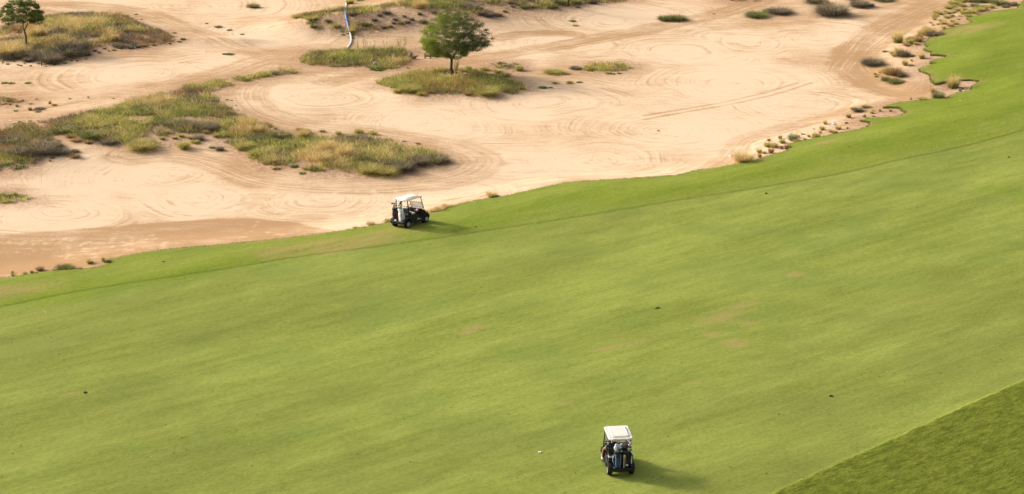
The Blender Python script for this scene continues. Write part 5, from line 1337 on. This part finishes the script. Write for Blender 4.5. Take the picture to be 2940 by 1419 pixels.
def person(M, hip, lean, neck, head, shL, shR, armL, armR, legL, legR, shirt, shorts, hairmat, label):
    """joints in cart space; every limb a list of points"""
    V, E, R = [], [], []
    V.append(hip); R.append((.15, .12))
    hv, nv = Vector(hip), Vector(neck)
    mid = hv.lerp(nv, .35); ch = hv.lerp(nv, .72)
    i = chain(V, E, R, 0, [tuple(mid), tuple(ch), tuple(nv - (nv - hv).normalized() * .05)], [(.15, .12), (.17, .13), (.075, .07)])
    chi = 2; ni = i
    hd = Vector(head)
    j = chain(V, E, R, ni, [tuple(nv.lerp(hd, .35)), tuple(nv.lerp(hd, .75)), tuple(hd + Vector((0, 0, .02))), tuple(hd + Vector((0, 0, .10)))], [.055, (.072, .08), (.078, .095), (.05, .06)])
    for sh, arm, sg in ((shL, armL, 1), (shR, armR, -1)):
        a = chain(V, E, R, chi, [sh] + arm, [.065, .045, .038, .027][:1 + len(arm)])
        dd = Vector(arm[-1]) - Vector(arm[-2])
        hand(V, E, R, a, dd, Vector((0, sg, 0)))
    for leg in (legL, legR):
        a = chain(V, E, R, 0, leg, [.09, .062, .048, .034, .030][:len(leg)])
        ft = Vector(leg[-1]); chain(V, E, R, a, [tuple(ft + Vector((.06, 0, -.05))), tuple(ft + Vector((.17, 0, -.06)))], [(.035, .03), (.035, .022)])
    p = skin_obj('person', V, E, R, M_SKIN); p.matrix_world = M.copy(); tag(p, label, 'person', 'golfers in the moving cart')
    # nose, ears, mouth and eyes on the head
    bm = NEW(); prism(bm, [(.085, .03), (.115, -.005), (.085, -.015)], -.012, .012, .003)
    f = obj('nose', bm, M_SKIN, p); f.location = hd
    for s in (1, -1):
        bm = NEW(); r = bmesh.ops.create_uvsphere(bm, u_segments=8, v_segments=6, radius=1); bmesh.ops.transform(bm, matrix=Matrix.Diagonal((.018, .009, .03, 1)), verts=r['verts'])
        f = obj('ear', bm, M_SKIN, p); f.location = hd + Vector((0, s * .082, .0))
        bm = NEW(); r = bmesh.ops.create_uvsphere(bm, u_segments=8, v_segments=6, radius=.012); f = obj('eye', bm, M_INK, p); f.location = hd + Vector((.078, s * .03, .03))
    bm = NEW(); bx(bm, (.083, 0, -.045), (.012, .045, .010), .003); f = obj('mouth', bm, M_RED, p); f.location = hd
    bm = NEW(); r = bmesh.ops.create_uvsphere(bm, u_segments=16, v_segments=10, radius=1)
    bmesh.ops.transform(bm, matrix=Matrix.Diagonal((.100, .092, .105, 1)), verts=r['verts'])
    bmesh.ops.delete(bm, geom=[v for v in bm.verts if v.co.z < -.035 or (v.co.x > .045 and v.co.z < .06)], context='VERTS')
    f = obj('hair', bm, hairmat, p, True); f.location = hd + Vector((-.008, 0, .035))
    # shirt: torso and sleeves
    SV, SE, SR = [tuple(hv + Vector((0, 0, .0)))], [], [(.175, .145)]
    chain(SV, SE, SR, 0, [tuple(mid), tuple(ch), tuple(nv - (nv - hv).normalized() * .035)], [(.175, .145), (.195, .15), (.085, .08)])
    for sh, arm in ((shL, armL), (shR, armR)):
        a = Vector(sh); e = Vector(arm[0]); chain(SV, SE, SR, 2, [sh, tuple(a.lerp(e, .75))], [.085, .07])
    skin_obj('shirt', SV, SE, SR, shirt, p)
    PV, PE, PR = [hip], [], [(.17, .135)]
    for leg in (legL, legR): chain(PV, PE, PR, 0, [leg[0], tuple(Vector(leg[0]).lerp(Vector(leg[1]), .8))], [.115, .085])
    skin_obj('shorts', PV, PE, PR, shorts, p)
    for leg in (legL, legR):
        ft = Vector(leg[-1]); bm = NEW(); tb(bm, [ft + Vector((-.05, 0, -.055)), ft + Vector((.02, 0, -.05)), ft + Vector((.12, 0, -.065)), ft + Vector((.20, 0, -.075))], [.035, .048, .042, .028], 10)
        obj('shoe', bm, M_WHITE, p, True)
    return p
M_STRIPE, nt_, p_ = mat_new('grey_red_striped_shirt'); b_ = NB(nt_)
sx_ = b_.n('ShaderNodeSeparateXYZ'); b_.link(b_.n('ShaderNodeTexCoord').outputs['Object'], sx_.inputs[0])
yy_ = sx_.outputs[1]
c_ = b_.mix(b_.rng(yy_, -.355, -.352, 0, 1, False), (.62, .012, .016), (.62, .60, .62))
c_ = b_.mix(b_.rng(yy_, -.335, -.332, 0, 1, False), c_, (.015, .015, .018))
c_ = b_.mix(b_.rng(yy_, -.300, -.297, 0, 1, False), c_, (.70, .66, .68))
c_ = b_.mix(b_.rng(yy_, -.285, -.282, 0, 1, False), c_, (.50, .015, .02))
c_ = b_.mix(b_.rng(yy_, -.275, -.272, 0, 1, False), c_, (.42, .40, .45))
b_.link(c_, p_.inputs['Base Color']); p_.inputs['Roughness'].default_value = .75
person(MN, (-.36, .30, .93), 0, (-.40, .30, 1.42), (-.37, .31, 1.55), (-.42, .46, 1.34), (-.42, .13, 1.34),
       [(-.30, .60, 1.14), (-.14, .56, 1.00), (.0, .50, .95)], [(-.22, .10, 1.12), (.0, .14, 1.06), (.14, .20, 1.12)],
       [(-.22, .40, .90), (.14, .58, .92), (.12, .66, .72), (.12, .67, .52), (.10, .67, .44)], [(-.22, .22, .90), (.18, .20, .92), (.28, .20, .66), (.34, .20, .48), (.36, .20, .42)],
       M_NAVY, M_BFAB, M_HAIR, 'driver in navy shirt, one bare leg resting outside the moving cart')
person(MN, (-.34, -.24, .93), 0, (-.42, -.30, 1.40), (-.32, -.26, 1.53), (-.44, -.13, 1.33), (-.44, -.47, 1.32),
       [(-.20, -.10, 1.12), (.0, -.14, 1.02), (.10, -.16, .98)], [(-.28, -.56, 1.10), (-.08, -.50, 1.00), (.04, -.42, .96)],
       [(-.20, -.15, .90), (.18, -.14, .92), (.28, -.14, .66), (.34, -.14, .48), (.36, -.14, .42)], [(-.20, -.33, .90), (.18, -.34, .92), (.28, -.34, .66), (.34, -.34, .48), (.36, -.34, .42)],
       M_STRIPE, M_LGREY, M_HAIRD, 'passenger in grey shirt with black, white and red stripes in the moving cart')

# ---------------------------------------------------------------- small things
M_RUST = simple('rusty_iron', (.20, .075, .035), .8, var=.4, scale=20, bump=.4)
M_OLDW = simple('weathered_wood', (.27, .20, .15), .9, var=.3, scale=16, bump=.5)
M_HOSE, nt_, p_ = mat_new('white_and_blue_hose'); b_ = NB(nt_)
hh = b_.attr('hue'); nz_ = b_.noise(b_.n('ShaderNodeNewGeometry').outputs['Position'], .8, 3)
h2 = b_.math('ADD', hh, b_.math('MULTIPLY', b_.math('SUBTRACT', nz_, .5), .25))
b_.link(b_.mix(b_.rng(h2, .35, .65), (.72, .69, .72), (.11, .22, .58)), p_.inputs['Base Color']); p_.inputs['Roughness'].default_value = .45
HP = [(990,-60,.1),(991,-20,.1),(992,0,.05),(993,8,.05),(995,16,.1),(992,24,.6),(991,34,.6),(993,48,.55),(996,60,.9),(999,72,.85),(1001,84,.65),(1005,96,.3),(1008,108,.1),(1009,118,.05),(1006,128,.05),(1000,136,.0),(997,142,.0)]
def hose():
    pts = []
    for u, v, c in HP:
        x, y, _ = hit(u, v, sand); pts.append((x, y, c))
    V, F, Hh = [], [], []
    P = []
    for a, b in zip(pts[:-1], pts[1:]):
        for t in np.linspace(0, 1, 6)[:-1]: P.append([a[i] + (b[i] - a[i]) * t for i in range(3)])
    P = np.array(P); 
    for _ in range(3): P[1:-1] = (P[:-2] + P[1:-1] * 2 + P[2:]) / 4
    n = 12
    for i in range(len(P)):
        d = P[min(i + 1, len(P) - 1)][:2] - P[max(i - 1, 0)][:2]; d = d / (np.linalg.norm(d) + 1e-9); s = np.array([-d[1], d[0]])
        z = gz(P[i][0], P[i][1], sand)
        for k in range(n):
            t = 2 * math.pi * k / n
            V.append((P[i][0] + s[0] * math.cos(t) * .075, P[i][1] + s[1] * math.cos(t) * .075, z + .06 + math.sin(t) * .07)); Hh.append(P[i][2])
        if i:
            for k in range(n):
                j = (k + 1) % n; a = (i - 1) * n; b = i * n
                F.append((a + k, a + j, b + j)); F.append((a + k, b + j, b + k))
    me = tri_mesh('hose', np.array(V), np.array(F), M_HOSE, smooth=True, attrs=dict(hue=Hh))
    o = bpy.data.objects.new('hose', me); C.objects.link(o); tag(o, 'long white and blue hose running down over the dune to the grass island', 'hose')
hose()
def at(u, v, fn=sand):
    x, y, z = hit(u, v, fn); return Vector((x, y, gz(x, y)))
# bagged end of the hose in the grass
P0 = at(1077, 188)
t = empty('hose_end', P0); t.scale = (.62, .62, .75); tag(t, 'white bundled hose end with a dark blue roll at the front of the grass island', 'hose')
bm = NEW(); tb(bm, [(-.22, .35, .14), (-.05, .30, .22), (.16, .22, .16), (.24, .20, .06)], [.10, .15, .13, .07], 12); obj('white_bundle', bm, M_LGREY, t, True)
bm = NEW(); tb(bm, [(-.34, .02, .10), (-.1, -.02, .08), (.15, -.02, .09), (.30, .03, .12)], [.06, .085, .085, .06], 12); obj('blue_roll', bm, simple('blue_hose', (.02, .035, .22), .4), t, True)
# rusty fittings
def fitting(u, v, label, kind):
    t = empty('pipe_fitting', at(u, v)); tag(t, label, 'pipe fitting', 'rusty pipe fittings on the sand')
    if kind == 0:      # flanged elbow with a lump
        bm = NEW(); tb(bm, [(-.25, 0, .10), (.1, 0, .10), (.22, 0, .12), (.30, 0, .22), (.42, 0, .26)], [.10, .10, .09, .06, .05], 12); obj('elbow', bm, M_RUST, t)
        bm = NEW(); tb(bm, [(-.20, .05, .12), (-.16, .05, .35), (-.12, .05, .58)], [.20, .16, .05], 9); obj('sack', bm, M_OLDW, t, True)
    elif kind == 1:    # open frame
        bm = NEW()
        for s in (-1, 1): tb(bm, [(s * .22, 0, -.02), (s * .22, 0, .42)], .06, 8)
        obj('upright', bm, M_RUST, t)
        bm = NEW(); tb(bm, [(-.22, 0, .22), (.22, 0, .22)], .09, 10); obj('crossbar', bm, M_OLDW, t)
        bm = NEW(); tb(bm, [(.22, 0, .40), (.30, .05, .46)], .05, 8); obj('stub', bm, M_RUST, t)
    else:
        bm = NEW(); tb(bm, [(-.42, 0, .12), (.1, 0, .12)], .11, 10); obj('pipe_piece', bm, M_RUST, t)
        bm = NEW(); bx(bm, (.28, 0, .16), (.30, .3, .30), .04); obj('flange_block', bm, M_OLDW, t)
        bm = NEW(); tb(bm, [(.42, -.16, .16), (.48, -.16, .16)], .10, 12); obj('blue_cap', bm, simple('dull_blue', (.05, .07, .12), .6), t)
fitting(1185, 169, 'rusty elbow fitting with a grey lump at the right end of the grass island', 0)
fitting(1228, 168, 'rusty upright frame standing on the sand left of the round acacia', 1)
fitting(1246, 163, 'rusty pipe piece lying under the left side of the acacia crown', 2)
# ring of soil round the trunk
def mound_ring(u, v, r, label):
    c = at(u, v); bm = NEW(); n = 40
    pts = [(r * math.cos(a) * (1 + .08 * math.sin(a * 5)), r * .9 * math.sin(a) * (1 + .08 * math.cos(a * 4)), .0 + .03 * math.sin(a * 7)) for a in np.linspace(0, 2 * math.pi, n)]
    tb(bm, pts, .10, 8, cap=False)
    o = obj('earth_ring', bm, simple('dry_soil', (.42, .26, .17), .95, var=.3, scale=8, bump=.8), None, True); o.location = c; tag(o, label, 'earth ring')
mound_ring(1304, 216, .95, 'low ring of dry earth around the foot of the round acacia')
# bucket-like valve housing and lid at the right
P1 = at(2755, 264)
t = empty('valve_box', P1); tag(t, 'squat green-grey valve box standing in the sand notch by the fairway', 'valve box')
bm = NEW(); lathe(bm, [(.19, -.05), (.185, .02), (.155, .20), (.15, .22)], (0, 0, 0), 'Z', 20); obj('housing', bm, simple('green_grey_plastic', (.27, .30, .22), .6, var=.12), t)
bm = NEW(); lathe(bm, [(.155, .215), (.155, .235), (.13, .24)], (0, 0, 0), 'Z', 20); obj('lid', bm, simple('brown_lid', (.13, .09, .06), .7), t)
bm = NEW(); bx(bm, (0, 0, .03), (.13, .12, .10), .03); o = obj('dark_cap', bm, M_BFAB); o.location = at(2764, 257); tag(o, 'small dark cap beside the green-grey valve box', 'cap')
# floating-type markers: white discs with a blue knob
M_AQUA = simple('aqua_white', (.62, .72, .74), .5, var=.04); M_KNOB = simple('blue_knob', (.05, .28, .55), .4)
def disc(u, v, tilt, label):
    t = empty('hazard_disc', at(u, v)); t.rotation_euler = (0, tilt, 0); tag(t, label, 'marker disc', 'white and blue marker discs on the sand')
    bm = NEW(); lathe(bm, [(.10, 0), (.13, .02), (.13, .06), (.09, .085)], (0, 0, 0), 'Z', 20); obj('disc_body', bm, M_AQUA, t)
    bm = NEW(); lathe(bm, [(.035, .08), (.03, .13), (.01, .14)], (0, 0, 0), 'Z', 12); obj('knob', bm, M_KNOB, t)
disc(2395, 357, 0, 'upright white disc with blue knob among the margin tufts')
disc(2098, 448, -.7, 'tilted white disc with blue knob left of the big straw tuft')
bm = NEW(); bx(bm, (0, 0, .14), (.06, .06, .32), .01); bx(bm, (0, 0, .31), (.05, .05, .02), .005); o = obj('stake', bm, M_INK); o.location = at(120, 190); tag(o, 'short black stake in the sand below the scrub', 'stake')
bm = NEW()
vs_ = [bm.verts.new(p) for p in [(-.18, -.05, .03), (.10, -.09, .05), (.2, .05, .03), (-.12, .11, .06), (-.18, -.05, .0), (.10, -.09, .0), (.2, .05, .0), (-.12, .11, .0)]]
for f_ in ((0, 1, 2, 3), (7, 6, 5, 4), (0, 4, 5, 1), (1, 5, 6, 2), (2, 6, 7, 3), (3, 7, 4, 0)): bm.faces.new([vs_[i] for i in f_])
o = obj('litter', bm, M_WHITE); o.location = at(590, 149); tag(o, 'flat scrap of white litter on the raked sand', 'litter')
bm = NEW(); bmesh.ops.create_icosphere(bm, subdivisions=2, radius=.03)
for (u, v, lb) in ((2756, 290, 'white golf ball lying on the turf below the valve box'), (132, 898, 'white golf ball on the fairway below the left sand margin')):
    b2_ = bm.copy(); o = obj('golf_ball', b2_, M_WHITE, None, True); o.location = at(u, v, fair) + Vector((0, 0, .028)); tag(o, lb, 'golf ball')
bm.free()
def sunk(u, v, r, label, kind='hole'):
    c = at(u, v, fair); t = empty('sprinkler_hole' if kind == 'hole' else 'yardage_plate', (c.x, c.y, c.z + .030)); tag(t, label, 'sprinkler hole' if kind == 'hole' else 'plate', 'sprinkler holes in the fairway' if kind == 'hole' else None)
    bm = NEW(); lathe(bm, [(r, -.03), (r, .008), (r * .86, .010), (r * .84, -.012), (.01, -.014)], (0, 0, 0), 'Z', 20); obj('rim_ring', bm, M_INK, t)
for (u, v, r, lb) in ((245, 1128, .09, 'round black sprinkler hole beside scuffed turf, leftmost on the fairway'), (2386, 1138, .09, 'round black sprinkler hole nearest the long rough'), (2200, 556, .085, 'dark sprinkler hole inside the fairway beyond the big straw tuft'),
                      (1366, 653, .085, 'dark sprinkler hole near the shadow of the parked cart'), (470, 753, .09, 'dark sprinkler hole in the first cut at the left'), (2896, 452, .07, 'small dark sprinkler hole by the right side of the fairway'), (2438, 423, .08, 'dark sprinkler hole close to the sandy margin')):
    sunk(u, v, r, lb)
c = at(1889, 886, fair); bm = NEW(); vs_ = [bm.verts.new(p) for p in [(-.15, -.03, .034), (0, .17, .05), (.15, -.03, .034), (.03, .02, .040), (-.15, -.03, .0), (0, .17, .0), (.15, -.03, .0), (.03, .02, .0)]]
for f_ in ((0, 1, 2, 3)[::-1], (0, 3, 7, 4), (3, 2, 6, 7), (2, 1, 5, 6), (1, 0, 4, 5), (4, 5, 6, 7)): bm.faces.new([vs_[i] for i in f_])
bmesh.ops.recalc_face_normals(bm, faces=bm.faces[:]); o = obj('turf_flap', bm, M_INK); o.location = c; tag(o, 'small dark arrow-shaped mark alone on the mid fairway', 'mark')
bm = NEW(); prism(bm, [(-.07, 0), (-.06, .06), (.06, .06), (.07, 0)], -.05, .05, .01); o = obj('tee_marker', bm, M_WHITE); o.location = at(1550, 1300, fair) + Vector((0, 0, .0)); tag(o, 'small white block on the fairway left of the moving cart', 'marker')
# fallen leaves and divots, too small and many to count
rng = np.random.default_rng(9); n = 520
U = rng.uniform(-200, 3100, n); Vv = 560 + 900 * rng.random(n) ** .8
Vs, Fs, Cs = [], [], []
for u, v in zip(U, Vv):
    x, y, _ = hit(u, v)
    s_ = float(sd_fast(np.array([x]), np.array([y]))[0])
    if s_ < 1: continue
    z = gz(x, y, fair) + .045 * 1.0; r = rng.uniform(.018, .06); k = len(Vs)
    a = rng.uniform(0, 6.3); ca, sa = math.cos(a), math.sin(a)
    for (px, py, pz) in ((-1.2, 0, 0), (0, -.6, .4), (1.3, 0, .1), (0, .6, .5)):
        Vs.append((x + (px * ca - py * sa) * r, y + (px * sa + py * ca) * r, z - .03 + pz * r))
    Fs += [(k, k + 1, k + 2), (k, k + 2, k + 3)]
    c_ = [(.16, .07, .045), (.42, .26, .13), (.05, .035, .02), (.5, .36, .2)][rng.integers(0, 4)]
    Cs += [c_] * 4
me = tri_mesh('fallen_leaves', np.array(Vs), np.array(Fs), M_GRASS, col=np.array(Cs))
o = bpy.data.objects.new('fallen_leaves', me); C.objects.link(o); tag(o, 'small dry leaves and divots strewn over the fairway', 'leaves', kind='stuff')
